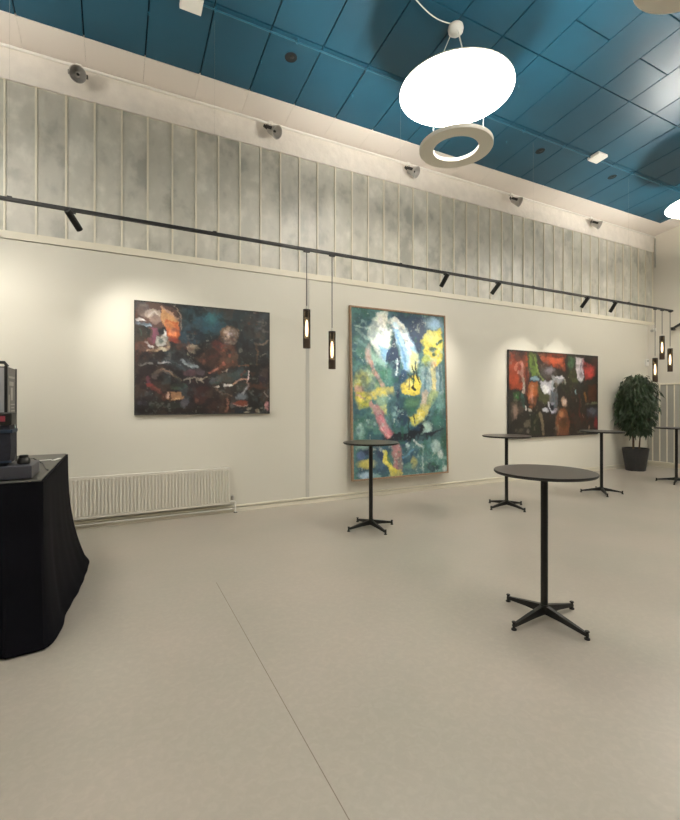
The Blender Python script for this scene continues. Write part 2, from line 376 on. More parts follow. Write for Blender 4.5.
STROKES_DARK = '''
p 1c3238 0.048 0.307 -0.009 0.989 0.009 0.989 0.293 0.748 0.333 0.538 0.327 0.307 0.313
e 1f4f5c 0.1017 0.521 0.125 0.1187 0.107
e 2c6872 0.051 0.529 0.092 0.0595 0.0535
e 26404e 0.0489 0.371 0.255 0.0977 0.0835
e 2a2c2c 0.0558 0.876 0.145 0.1117 0.134
p 5a4038 0.0099 -0.001 0.001 0.162 -0 0.215 0.013 0.283 0.035 0.314 0.111 0.306 0.253 0.268 0.356 0.207 0.41 0.148 0.433 0.06 0.439 -0.001 0.424
e 6e605a 0.0101 0.042 0.063 0.0323 0.058
e 3c3430 0.0057 0.017 0.124 0.0214 0.019
e a89888 0.0088 0.111 0.094 0.0513 0.044
l c8bcac 0.0116 0.082 0.117 0.118 0.074 0.148 0.11
e 8a7468 0.0074 0.133 0.141 0.0369 0.0395
p ecebea 0.0028 0.006 0.144 0.053 0.139 0.063 0.163 0.01 0.169
p 5f7688 0.0043 0.003 0.178 0.096 0.178 0.111 0.203 0.06 0.226 0.003 0.214
l b9cfe0 0.005 0.017 0.196 0.067 0.204 0.107 0.197
p 182420 0.0071 -0.001 0.222 0.067 0.215 0.096 0.271 0.06 0.342 0.017 0.365 -0.001 0.347
l 2d6a60 0.0057 0.017 0.249 0.028 0.296
p c99058 0.0089 0.166 0.039 0.222 0.062 0.268 0.116 0.299 0.153 0.291 0.224 0.215 0.231 0.177 0.175 0.159 0.108
l b08870 0.0119 0.17 0.028 0.23 0.081 0.268 0.121 0.299 0.123
l 3a3030 0.0091 0.23 0.011 0.283 0.065 0.31 0.152
l a09080 0.0061 0.253 0.018 0.291 0.064 0.313 0.122 0.316 0.202
p b85a22 0.0105 0.192 0.144 0.291 0.154 0.306 0.243 0.268 0.346 0.222 0.339 0.2 0.252
e d07a38 0.0076 0.226 0.19 0.0378 0.03
e ee8a4a 0.0107 0.251 0.258 0.029 0.0335
e 8c3420 0.0122 0.26 0.327 0.0382 0.0345
p 1a1c20 0.0059 0.14 0.228 0.192 0.203 0.2 0.232 0.177 0.284 0.148 0.267
p 8a4860 0.0058 0.096 0.213 0.14 0.218 0.14 0.336 0.103 0.348 0.082 0.311 0.111 0.27
p b8b4ac 0.0044 0.136 0.287 0.166 0.294 0.188 0.233 0.211 0.301 0.192 0.361 0.148 0.384 0.129 0.347
e 6c7470 0.0059 0.162 0.324 0.0149 0.0245
p e4e8ea 0.003 0.181 0.283 0.188 0.233 0.201 0.292
l 7c3440 0.0102 0.074 0.317 0.118 0.367
p f2eeee 0.0029 0.054 0.352 0.067 0.337 0.118 0.377 0.114 0.392 0.089 0.384
l b09070 0.0189 0.082 0.418 0.133 0.425 0.2 0.391 0.215 0.33
e c0b090 0.006 0.17 0.402 0.0298 0.0175
p 201c1e 0.0113 -0.004 0.443 0.222 0.419 0.33 0.361 0.489 0.309 0.489 0.494 -0.004 0.52
p 2a2828 0.0106 0.222 0.329 0.345 0.34 0.337 0.482 0.215 0.489
e a8967c 0.0079 0.392 0.382 0.038 0.0425
e 8c7a66 0.008 0.424 0.385 0.016 0.041
e c0bca0 0.0031 0.361 0.435 0.0079 0.014
p 141416 0.0329 0.404 0.379 0.521 0.349 0.521 0.456 0.404 0.484
p 5c3a2c 0.0263 0.404 0.484 0.555 0.304 0.712 0.325 0.739 0.531 0.538 0.605 0.454 0.545
l 8a4a34 0.0238 0.538 0.369 0.641 0.406 0.694 0.49
l 6e3a2c 0.0333 0.454 0.502 0.572 0.432 0.624 0.342
l a05a44 0.0203 0.521 0.595 0.624 0.515
e 7a3026 0.0241 0.572 0.346 0.043 0.043
e 70563f 0.0085 0.672 0.242 0.0769 0.103
e a88c76 0.0103 0.674 0.242 0.0615 0.0845
e c4a898 0.012 0.672 0.226 0.0393 0.047
e e4ccd0 0.0043 0.674 0.229 0.0188 0.017
l 40302c 0.0059 0.642 0.25 0.663 0.266
e 8a7866 0.0086 0.702 0.292 0.0344 0.0425
l c0b4a8 0.0061 0.727 0.216 0.74 0.257
l 7a6a5a 0.018 0.877 0.311 0.932 0.302 0.982 0.265
l 6a4a36 0.0162 0.885 0.321 0.886 0.473
l 7c7464 0.0091 0.914 0.417 0.978 0.402
e 6a6a60 0.0052 0.758 0.373 0.0105 0.021
l 70442f 0.0157 0.745 0.539 0.824 0.525 0.923 0.52
l 6a4a34 0.0144 0.885 0.424 0.885 0.522
p 242624 0.0122 0.736 0.433 0.859 0.426 0.859 0.512 0.736 0.518
p 241c1e 0.0271 0.521 0.542 0.521 1.033 0.001 1.003 0.001 0.566 0.243 0.493
p 34383e 0.0213 0.135 0.519 0.243 0.431 0.339 0.467 0.42 0.546 0.454 0.587 0.307 0.593
l 7c8890 0.0153 0.15 0.534 0.212 0.519 0.291 0.531
l 8a98a0 0.0192 0.307 0.489 0.363 0.538 0.412 0.557
l 6c6c6c 0.01 0.031 0.557 0.067 0.545 0.103 0.548
l b8b8bc 0.0074 0.151 0.528 0.253 0.519
l 9aa8ac 0.014 0.314 0.508 0.369 0.541 0.424 0.559
l 3a444a 0.0226 0.215 0.503 0.299 0.549 0.345 0.607
l 5e5448 0.025 0.118 0.631 0.177 0.594 0.237 0.626 0.299 0.699
l a07a5c 0.0067 0.17 0.594 0.215 0.607 0.268 0.665 0.306 0.699
e 4c4440 0.0074 0.129 0.66 0.0258 0.034
p 141814 0.0074 0.148 0.664 0.192 0.633 0.245 0.691 0.268 0.74 0.185 0.752 0.155 0.723
l 5a2c3c 0.0291 0.082 0.676 0.096 0.734
l 7c2c26 0.0262 0.089 0.739 0.14 0.772 0.192 0.831
l a04a38 0.0088 0.118 0.763 0.155 0.772
e 3c4a3c 0.0108 0.291 0.75 0.0617 0.03
l 34504a 0.0124 0.299 0.77 0.345 0.749
p 9c7048 0.006 0.2 0.801 0.299 0.805 0.33 0.86 0.299 0.875 0.215 0.86
e d8b49c 0.0045 0.211 0.826 0.0106 0.0235
l c8a070 0.0076 0.237 0.855 0.299 0.86
l 3c2018 0.0106 0.226 0.811 0.226 0.86
e 5a3a44 0.011 0.369 0.612 0.0472 0.0355
e 4a3c48 0.008 0.44 0.604 0.0321 0.0305
l 8c8474 0.0109 0.33 0.689 0.369 0.672 0.408 0.656 0.456 0.685 0.489 0.643
l a49c88 0.0063 0.381 0.718 0.384 0.677
l a49c88 0.0064 0.432 0.711 0.416 0.671
l a49c88 0.0065 0.472 0.705 0.456 0.67
p 3a1e1c 0.0111 0.392 0.758 0.489 0.725 0.489 0.89 0.424 0.9 0.392 0.86
e 5c342c 0.008 0.424 0.87 0.016 0.0305
p 242a24 0.0101 0.06 0.87 0.23 0.89 0.345 0.91 0.314 0.96 0.082 0.948
e 4c4c54 0.0125 0.337 0.9 0.0234 0.05
e 3a3440 0.0072 0.038 0.89 0.0287 0.024
p 181210 0.0071 -0.001 0.947 0.489 0.952 0.489 1.014 -0.001 1.005
p 181a18 0.0107 0.824 0.514 1.006 0.505 1.006 1.011 0.824 0.987
p 34201c 0.0114 0.509 0.735 0.667 0.806 0.684 0.996 0.509 0.993
p 3a1e1c 0.0097 0.452 0.736 0.513 0.735 0.513 0.859 0.452 0.87
p 3a4c48 0.0098 0.517 0.673 0.65 0.606 0.788 0.58 0.815 0.622 0.702 0.679 0.575 0.713 0.525 0.714
p 4a5054 0.0082 0.525 0.652 0.6 0.634 0.583 0.682 0.525 0.694
e 282420 0.0119 0.667 0.743 0.1365 0.0525
p 303430 0.0087 0.727 0.71 0.824 0.697 0.824 0.75 0.727 0.784
l 9ca4a8 0.0124 0.824 0.718 0.788 0.794 0.727 0.832
e 66747a 0.0123 0.771 0.826 0.0526 0.032
l 8a6a58 0.0083 0.558 0.755 0.616 0.796 0.676 0.806
l e8d8c8 0.0099 0.55 0.737 0.587 0.725
l fffaf0 0.0152 0.638 0.714 0.68 0.709
l d0a080 0.0103 0.693 0.698 0.753 0.679 0.824 0.667
l ead0c8 0.0124 0.815 0.589 0.82 0.659
l c8a898 0.0071 0.824 0.664 0.824 0.718
l 6a3a34 0.0141 0.788 0.591 0.762 0.645
l c4b49c 0.0101 0.621 0.597 0.65 0.57 0.655 0.596
l a05c44 0.018 0.517 0.601 0.575 0.557
l d09078 0.005 0.55 0.574 0.587 0.53
l 8a5a44 0.0102 0.642 0.827 0.667 0.901 0.65 0.964
e 7c3a24 0.007 0.758 0.89 0.0611 0.0265
l b08c80 0.0069 0.71 0.901 0.762 0.924 0.815 0.901
p 141c24 0.0069 0.702 0.933 0.815 0.944 0.815 0.992 0.702 0.991
l 5c4434 0.034 0.659 0.501 0.727 0.434
e 9a9078 0.0054 0.891 0.977 0.0226 0.0195
e 807868 0.0053 0.833 0.944 0.016 0.015
e 988c78 0.0053 0.815 0.982 0.0195 0.0125
e c88c90 0.0074 0.98 0.918 0.0203 0.0395
l a8a49c 0.0064 0.959 0.775 0.982 0.824
e 706c5c 0.0055 0.932 0.934 0.0146 0.013
e 241c28 0.0147 0.95 0.639 0.0367 0.098
'''
STROKES_TEAL = '''
p 41706e 0.0868 0.012 0.006 0.997 -0.016 1.025 1.014 0.023 1.003
p 2b5a5e 0.0878 0.025 0.012 0.235 0.016 0.219 0.082 0.039 0.137
p 173f5c 0.038 0.344 0.009 0.972 -0.001 0.954 0.11 0.741 0.179 0.689 0.258 0.605 0.184 0.488 0.057 0.36 0.036
p 1a3a5c 0.0668 0.571 0.023 0.776 0.021 0.706 0.219 0.638 0.183
l 7fa6a0 0.0324 0.054 0.127 0.25 0.227
l 5c8a86 0.0294 0.039 0.181 0.174 0.239
l 8db0a8 0.0206 0.039 0.101 0.158 0.121
p 3f7566 0.0586 0.025 0.227 0.158 0.258 0.219 0.347 0.128 0.404 0.025 0.334
p 9ebc8c 0.0447 0.098 0.35 0.219 0.356 0.25 0.457 0.039 0.477 0.032 0.397
e b5b43e 0.0386 0.084 0.423 0.0817 0.054
p 8fbfae 0.0304 0.174 0.239 0.344 0.307 0.328 0.4 0.219 0.366 0.174 0.312
p 3f8068 0.037 0.235 0.356 0.408 0.343 0.408 0.455 0.297 0.456
p e2ebdc 0.0303 0.158 0.112 0.25 0.015 0.36 0.004 0.368 0.073 0.408 0.108 0.36 0.223 0.328 0.307 0.25 0.264 0.174 0.203
p 7db6dc 0.0342 0.266 0.208 0.36 0.223 0.336 0.316 0.273 0.272
p f0eee0 0.0124 0.242 0.009 0.36 0.005 0.356 0.064 0.312 0.104 0.235 0.062 0.258 0.033
l f4f4ee 0.0402 0.25 0.089 0.36 0.139 0.347 0.195
p 1c3552 0.0193 0.424 0.136 0.472 0.256 0.488 0.341 0.48 0.473 0.408 0.502 0.392 0.343 0.347 0.279 0.384 0.203
l 1c3f68 0.0222 0.36 0.232 0.341 0.298
p 1e4a6e 0.0327 0.48 0.341 0.571 0.348 0.554 0.415 0.48 0.435
p 9cc6e4 0.0288 0.392 0.072 0.538 0.083 0.638 0.183 0.698 0.297 0.638 0.347 0.538 0.349 0.488 0.255 0.44 0.154
p cfe2ea 0.0191 0.36 0.055 0.424 0.028 0.521 0.064 0.571 0.119 0.638 0.193 0.571 0.195 0.472 0.105 0.408 0.09
l f3f0e2 0.0415 0.384 0.068 0.44 0.041 0.513 0.084
l f5efe4 0.0161 0.408 0.09 0.488 0.099 0.554 0.167 0.605 0.251
p d4d88c 0.0269 0.605 0.223 0.689 0.249 0.689 0.336 0.621 0.366 0.579 0.319
l 6ea8d4 0.0292 0.456 0.144 0.521 0.254 0.546 0.339
l dce8ec 0.0195 0.448 0.285 0.436 0.38
l 2b4a60 0.0064 0.416 0.305 0.472 0.307
l 2b4a60 0.0064 0.416 0.324 0.48 0.326
l 2b4a60 0.0064 0.416 0.342 0.48 0.345
l 2b4a60 0.0064 0.416 0.361 0.48 0.364
l 1a2c44 0.0098 0.48 0.265 0.485 0.397
p 86b0c0 0.07 0.776 0.03 0.954 0.01 0.972 0.079 0.811 0.087
e 9cc4dc 0.0357 0.864 0.045 0.0714 0.03
p e2d23c 0.0241 0.706 0.17 0.793 0.098 0.954 0.07 0.976 0.169 0.954 0.289 0.882 0.341 0.793 0.314 0.741 0.247 0.758 0.197
e eee26a 0.0249 0.846 0.135 0.0889 0.0395
l 3a5c40 0.0252 0.9 0.177 0.963 0.149
e 49644c 0.0107 0.855 0.211 0.0534 0.014
e 54704a 0.0089 0.868 0.242 0.025 0.0135
e b8c45c 0.021 0.776 0.285 0.0525 0.039
e e0a040 0.0214 0.86 0.312 0.0392 0.0245
p 97b2b4 0.0415 0.724 0.335 0.954 0.319 0.972 0.499 0.706 0.5
l e4d488 0.0499 0.855 0.332 0.864 0.499
l 5c808a 0.0245 0.776 0.343 0.741 0.5
l b8ccc8 0.0212 0.811 0.343 0.82 0.5
l 4a7078 0.029 0.936 0.33 0.939 0.469
p e8cf30 0.0196 0.472 0.454 0.571 0.405 0.655 0.375 0.724 0.432 0.689 0.491 0.571 0.506 0.488 0.492
e f0e470 0.0134 0.588 0.434 0.0335 0.019
l 1c2420 0.0152 0.613 0.318 0.638 0.366 0.621 0.453
l 1c2420 0.0153 0.664 0.298 0.655 0.365 0.689 0.433
l 1c2420 0.0117 0.571 0.372 0.638 0.414
l 161c1c 0.0236 0.613 0.458 0.647 0.467
l 2a3a3a 0.0102 0.638 0.366 0.588 0.396 0.579 0.472
l cc9c8c 0.0395 0.174 0.312 0.227 0.384 0.297 0.447
e c8a89c 0.0302 0.151 0.276 0.0302 0.0455
p e2c832 0.0277 0.235 0.466 0.408 0.46 0.408 0.507 0.219 0.508
e cca088 0.0266 0.061 0.477 0.0443 0.027
p dcc43c 0.0294 0.039 0.486 0.25 0.475 0.25 0.507 0.039 0.508
p c8c23c 0.0381 0.032 0.499 0.158 0.498 0.158 0.571 0.039 0.58
l e6d23c 0.0501 0.054 0.535 0.189 0.516 0.328 0.493
l d8a88c 0.0176 0.039 0.508 0.113 0.535
p 8cb08c 0.0308 0.235 0.507 0.344 0.506 0.336 0.627 0.25 0.59
p cfd070 0.0213 0.174 0.58 0.328 0.562 0.328 0.618 0.174 0.617
p 2f6a60 0.0381 0.032 0.642 0.235 0.645 0.297 0.756 0.039 0.75
e 88b4ac 0.0296 0.069 0.715 0.037 0.036
e 5c8c80 0.0304 0.174 0.68 0.0607 0.0275
p 2c5560 0.038 0.344 0.497 0.472 0.496 0.505 0.714 0.376 0.702 0.344 0.59
l 14304e 0.0357 0.448 0.478 0.456 0.666
p 2f6050 0.036 0.488 0.525 0.706 0.514 0.672 0.601 0.571 0.629 0.488 0.61
e 50805c 0.0269 0.605 0.553 0.0841 0.029
e 1d3c54 0.0329 0.505 0.648 0.0657 0.0475
l e4ce2c 0.0362 0.505 0.487 0.621 0.491
l d8b89c 0.0627 0.758 0.495 0.741 0.563
p bcc86c 0.0247 0.811 0.475 0.918 0.474 0.9 0.504 0.811 0.583 0.776 0.553
p d8ca40 0.0207 0.724 0.563 0.82 0.563 0.793 0.622 0.741 0.66 0.638 0.707 0.588 0.668 0.571 0.639 0.655 0.621
e e8e078 0.0103 0.706 0.65 0.0344 0.0155
l 1c2c34 0.0247 0.811 0.612 0.776 0.661 0.689 0.698
l 263a34 0.0167 0.571 0.649 0.563 0.725
l 263a34 0.0135 0.613 0.63 0.638 0.688
l c86c74 0.0861 0.227 0.59 0.281 0.664 0.36 0.749
l d48c80 0.0517 0.181 0.562 0.25 0.608
l dc8088 0.0374 0.281 0.645 0.352 0.73
l e4a09c 0.0156 0.273 0.696 0.36 0.758
p 385c60 0.0525 0.776 0.651 0.991 0.573 0.991 0.774 0.741 0.767
e 6c9c94 0.047 0.918 0.553 0.0722 0.0595
e a8c4b8 0.0279 0.758 0.719 0.0697 0.039
e 38746a 0.054 0.9 0.672 0.0719 0.04
p 141e2c 0.016 0.392 0.74 0.538 0.734 0.638 0.717 0.706 0.679 0.741 0.709 0.706 0.747 0.846 0.74 0.954 0.723 0.811 0.769 0.741 0.797 0.605 0.774 0.554 0.81 0.424 0.788 0.281 0.779 0.297 0.756 0.344 0.767
l 141e2c 0.0142 0.846 0.745 0.954 0.723
l 283848 0.0156 0.289 0.756 0.312 0.78
e 2a4c68 0.023 0.505 0.804 0.0657 0.019
l e4e4e0 0.0169 0.621 0.788 0.672 0.819 0.706 0.827
e c8dcd8 0.0083 0.551 0.82 0.0199 0.017
p 28546a 0.0491 0.488 0.827 0.672 0.833 0.672 0.978 0.488 0.969
l 4c80a0 0.0202 0.605 0.841 0.505 0.885
e c0b850 0.0236 0.621 0.923 0.0338 0.038
e 5c9480 0.0266 0.554 0.944 0.0499 0.019
l a0bcb8 0.0207 0.715 0.825 0.72 1
p 4a8078 0.0451 0.741 0.806 0.991 0.784 1.009 0.995 0.741 1.001
e b0ccc4 0.025 0.864 0.83 0.0535 0.0395
e d0dcd4 0.0181 0.918 0.881 0.0361 0.024
e 2c5c4c 0.0439 0.972 0.803 0.0366 0.07
e 1a2a34 0.0247 0.82 0.961 0.0601 0.037
e 203444 0.0179 0.882 0.969 0.0269 0.02
e c8d4d0 0.0183 0.972 0.983 0.0366 0.02
p 31586a 0.0382 0.039 0.804 0.36 0.814 0.328 0.999 0.039 0.992
e 18304c 0.0301 0.143 0.834 0.0754 0.0225
e 88a89c 0.0238 0.084 0.805 0.0594 0.0135
e d4c450 0.024 0.128 0.911 0.0826 0.0235
e a0c4d8 0.0209 0.113 0.978 0.0748 0.02
e 4c6890 0.0207 0.069 0.859 0.0355 0.027
e 2c4468 0.0311 0.266 0.894 0.0466 0.0645
l b47878 0.0935 0.424 0.825 0.432 0.882 0.448 0.948
l 98847c 0.0488 0.464 0.893 0.464 0.987
l e4d840 0.0407 0.305 0.849 0.312 0.905 0.392 0.955 0.472 0.992
p ded040 0.0158 0.344 0.944 0.48 0.959 0.48 1.002 0.36 0.996
l 6c8c3c 0.0126 0.328 0.869 0.36 0.926
'''
STROKES_RED = '''
p 2c2620 0.0298 0.007 0.004 0.994 -0.001 0.994 0.987 0.007 0.954
p a8421c 0.018 0.005 0.007 0.202 0.01 0.202 0.269 0.12 0.447 0.005 0.436
e 7c3018 0.0232 0.096 0.073 0.0695 0.0535
e c04e24 0.0183 0.05 0.329 0.0457 0.08
l 6a2c18 0.0159 0.028 0.025 0.19 0.032
l d88468 0.0184 0.068 0.208 0.079 0.141 0.12 0.118 0.149 0.163 0.137 0.245
e 943018 0.007 0.108 0.193 0.0186 0.0345
l e0a090 0.0257 0.131 0.137 0.131 0.339
l c8907c 0.0301 0.096 0.24 0.131 0.259
l c8b8a8 0.0234 0.137 0.326 0.143 0.474
l 5c241c 0.0214 0.178 0.175 0.172 0.5
p 30602c 0.0114 0.028 0.489 0.108 0.474 0.108 0.555 0.039 0.568
l 3c8438 0.0114 0.05 0.528 0.085 0.528
l 38685c 0.0399 0.137 0.514 0.137 0.635
p 5c4c40 0.0181 0.011 0.582 0.108 0.581 0.155 0.662 0.085 0.742 0.016 0.82
e a88c7c 0.016 0.056 0.688 0.0229 0.073
p 6c8838 0.0096 0.208 0.003 0.268 0.005 0.287 0.127 0.293 0.251 0.22 0.268 0.202 0.16
l 8c9c54 0.0121 0.244 0.021 0.287 0.196 0.348 0.317
l 384424 0.0167 0.19 0.011 0.202 0.242
p 8cacc0 0.006 0.22 0.279 0.25 0.26 0.311 0.28 0.311 0.333 0.208 0.316
l 40586c 0.0108 0.208 0.316 0.311 0.33
p b4622c 0.0167 0.196 0.344 0.293 0.34 0.293 0.471 0.25 0.65 0.208 0.649 0.184 0.5
e d88860 0.0192 0.224 0.513 0.0264 0.109
e e8a88c 0.0096 0.236 0.527 0.0109 0.0545
p 585c38 0.0221 0.293 0.361 0.336 0.47 0.449 0.468 0.501 0.496 0.361 0.609 0.287 0.554
p a8441c 0.0194 0.302 0.006 0.605 0.015 0.597 0.209 0.536 0.193 0.45 0.152 0.351 0.13
l c86038 0.0262 0.334 0.058 0.57 0.078
l d88c5c 0.013 0.318 0.023 0.359 0.029
p 4a3028 0.0147 0.293 0.099 0.449 0.145 0.361 0.164 0.311 0.195
l d05c30 0.0332 0.44 0.089 0.517 0.098 0.583 0.165
l 5c2c1c 0.0154 0.465 0.031 0.583 0.036
p 504844 0.0173 0.323 0.152 0.449 0.173 0.506 0.241 0.386 0.316 0.311 0.236
e 8c8488 0.0178 0.424 0.209 0.0509 0.042
p c8c8cc 0.0148 0.323 0.332 0.386 0.344 0.488 0.312 0.501 0.382 0.424 0.483 0.361 0.47 0.323 0.415
e f0f0f0 0.01 0.379 0.428 0.044 0.042
l e4e4e4 0.0205 0.449 0.342 0.506 0.283
p 9ca0a0 0.0128 0.44 0.272 0.517 0.275 0.583 0.28 0.57 0.338 0.517 0.382 0.453 0.37
e 3c4438 0.0078 0.491 0.376 0.0311 0.0285
l d8d8e0 0.0155 0.491 0.284 0.583 0.283
l a4b0b8 0.0179 0.453 0.328 0.459 0.44
p 787c80 0.0178 0.424 0.497 0.506 0.411 0.506 0.567 0.424 0.609
p 606c74 0.0153 0.44 0.44 0.517 0.467 0.517 0.609 0.465 0.694 0.44 0.665
e c0b8c8 0.0129 0.465 0.673 0.0309 0.0285
l f0f0f4 0.0228 0.411 0.581 0.411 0.637 0.443 0.679
e 18202c 0.0102 0.443 0.623 0.0256 0.056
e e0e0e4 0.0088 0.367 0.672 0.0325 0.0225
e 9494a8 0.0077 0.455 0.581 0.0205 0.014
l e8e4dc 0.013 0.161 0.635 0.169 0.676
e f0e8d8 0.006 0.208 0.681 0.0168 0.0135
p 283020 0.0192 0.214 0.717 0.287 0.719 0.311 0.968 0.214 0.976
l 8c7c60 0.037 0.311 0.733 0.336 0.817 0.354 0.942
l 5c5c40 0.0245 0.287 0.746 0.25 0.828
e 6c6450 0.0142 0.178 0.852 0.0285 0.046
e 8c8474 0.0095 0.19 0.941 0.0167 0.019
e 5c5444 0.0116 0.114 0.904 0.0233 0.0185
p 487048 0.0135 0.636 0.018 0.711 0.012 0.691 0.173 0.636 0.205
p 4c5428 0.0164 0.677 0.189 0.725 0.172 0.746 0.317 0.663 0.334 0.61 0.264
p f0e8e8 0.011 0.718 0.011 0.823 0.018 0.823 0.255 0.773 0.331 0.739 0.303 0.725 0.157
l d898a0 0.0198 0.823 0.033 0.823 0.166
l b8a8b8 0.0197 0.801 0.049 0.787 0.139
p b8322c 0.0199 0.83 0.092 0.967 0.083 0.967 0.249 0.83 0.284
e e84c44 0.0231 0.894 0.185 0.0505 0.0675
e 503028 0.0265 0.974 0.052 0.0589 0.045
p 282c28 0.0167 0.746 0.317 1.004 0.277 1.004 0.353 0.759 0.375
e 303820 0.0215 0.623 0.379 0.0671 0.072
l 8cb8c0 0.011 0.718 0.42 0.725 0.478
l c8ccb8 0.0133 0.594 0.308 0.599 0.358
p 5c2c18 0.0201 0.872 0.357 0.974 0.369 0.974 0.565 0.872 0.58
l 9c6c2c 0.0227 0.823 0.462 0.844 0.566
l a07858 0.0112 0.78 0.551 0.787 0.639
l 70281c 0.0167 0.759 0.493 0.773 0.757
l 889470 0.0171 0.837 0.61 0.908 0.595 1.004 0.583
p 404450 0.0172 0.858 0.655 1.004 0.641 1.004 0.792 0.872 0.774
e 6c7484 0.0174 0.923 0.7 0.0407 0.039
l 141c20 0.0229 0.858 0.655 0.996 0.626
e d8b8a0 0.016 0.59 0.581 0.0293 0.06
e f4dccc 0.008 0.594 0.574 0.016 0.0405
p 8c5430 0.0182 0.504 0.694 0.55 0.674 0.61 0.667 0.65 0.812 0.636 1.014 0.517 1.007 0.491 0.779
e c88458 0.0185 0.556 0.738 0.0317 0.043
e 6c4424 0.0212 0.576 0.839 0.053 0.0575
l a07850 0.0104 0.517 0.865 0.53 0.979
l 402018 0.019 0.663 0.697 0.718 0.902
l b09880 0.0085 0.808 0.728 0.823 0.773
e c0a088 0.0072 0.88 0.879 0.0144 0.018
e c8b098 0.0072 0.88 0.931 0.0173 0.0135
e a02c30 0.0176 0.967 0.844 0.0265 0.0755
l 8c8468 0.0083 0.746 0.954 0.844 0.959
'''
painting('dark_painting', 'wide dark abstract oil painting with orange swirl and round pale head, above the radiator',   .234, 2.062, 1.437, 2.934,
         STROKES_DARK, '26282a', 230, .035, (.012, .04), M_canvas, .85, (('4a3a32', 6, .5, .12), ('404a50', 9, .4, .25), ('0e0e10', 7, .6, .15), ('6a6a66', 13, .45, .42), ('5c3626', 10, .5, .36), ('8a8880', 26, .5, .55)))
tp_ = painting('teal_painting', 'tall abstract painting in teal, yellow and pink with a thin oak frame', 3.458, 5.397, .335, 3.162,
         STROKES_TEAL, '4a7a78', 230, .04, (.028, .055), M_wood, .86, (('6f9aa0', 5, .3, .15), ('e4ecdc', 14, .35, .46), ('17405c', 6, .55, .22), ('a8c8c0', 9, .45, .36), ('2c6a50', 8, .5, .32), ('dfe8e0', 24, .45, .5), ('16303c', 22, .5, .5)))
tp_.location = (tp_.location[0], YW - .10, .335); tp_.rotation_euler = (-math.atan(.09 / 2.83), 0, 0)
painting('red_painting', 'wide abstract painting in red, orange and black, nearest the potted tree', 7.079, 9.92, .87, 2.65,
         STROKES_RED, '302a24', 260, .04, (.01, .045), M_canvas, .50, (('4a3c30', 8, .45, .15), ('1a1612', 8, .6, .18), ('8a7c6c', 14, .45, .42), ('6c2c1c', 10, .4, .38), ('c8beb0', 28, .4, .6)), desat=.03)

# ------------------------------------------------------------ radiator
def radiator():
    x0, x1, z0, z1, y = -1.10, 1.462, .14, .655, 6.36
    t = thing('radiator', 'long low white ribbed panel radiator on the wall behind the black draped table', 'radiator', (.2, y, 0))
    ox, oy = -.2, -y
    def P(p): return (p[0] + ox, p[1] + oy, p[2])
    bm = B(); box(bm, P((x0, y + .02, z0)), P((x1, y + .035, z1)))
    n = int((x1 - x0) / .042)
    for i in range(n):
        a = x0 + .02 + i * .042; box(bm, P((a, y - .004, z0 + .03)), P((a + .023, y + .025, z1 - .03)), .006)
    box(bm, P((x0, y + .004, z0)), P((x1, y + .035, z0 + .028)), .004); box(bm, P((x0, y + .004, z1 - .028)), P((x1, y + .035, z1)), .004)
    obj('front_panel', bm, M_rad, t)
    bm = B(); box(bm, P((x0, y + .055, z0)), P((x1, y + .07, z1)), .003); obj('rear_panel', bm, M_rad, t)
    bm = B(); box(bm, P((x0 - .004, y + .002, z1 - .003)), P((x1 + .004, y + .074, z1 + .008)), .002); obj('top_grille', bm, M_rad, t)
    for a in (x0 - .004, x1): bm = B(); box(bm, P((a, y + .003, z0)), P((a + .004, y + .072, z1))); obj('side_cover', bm, M_rad, t)
    for a in (x0 + .3, x1 - .3): bm = B(); box(bm, P((a, y + .068, z0 + .08)), P((a + .03, YW - .002, z1 - .08))); obj('wall_bracket', bm, M_rad, t)
    bm = B(); tube(bm, [P((x1, y + .045, z0 + .03)), P((x1 + .07, y + .045, z0 + .03)), P((x1 + .09, y + .045, z0 + .01)), P((x1 + .09, y + .045, 0.0))], .011, 8)
    pp = obj('feed_pipe', bm, M_white, t, True)
    bm = B(); lathe(bm, [(0, 0), (.02, 0), (.024, .01), (.024, .05), (.018, .06), (0, .06)], 14, Matrix.Translation(P((x1 + .05, y + .045, z0 + .05)))); obj('valve', bm, M_chrome, t, True)
    bm = B(); lathe(bm, [(0, 0), (.026, 0), (.026, .006), (0, .006)], 14, Matrix.Translation(P((x1 + .09, y + .045, 0)))); obj('pipe_collar', bm, M_blackm, pp, True)
    bm = B(); tube(bm, [P((XB + .3, YW - .04, .055)), P((x1 + .075, YW - .04, .055))], .011, 8); obj('supply_pipe', bm, M_white, t, True)
radiator()

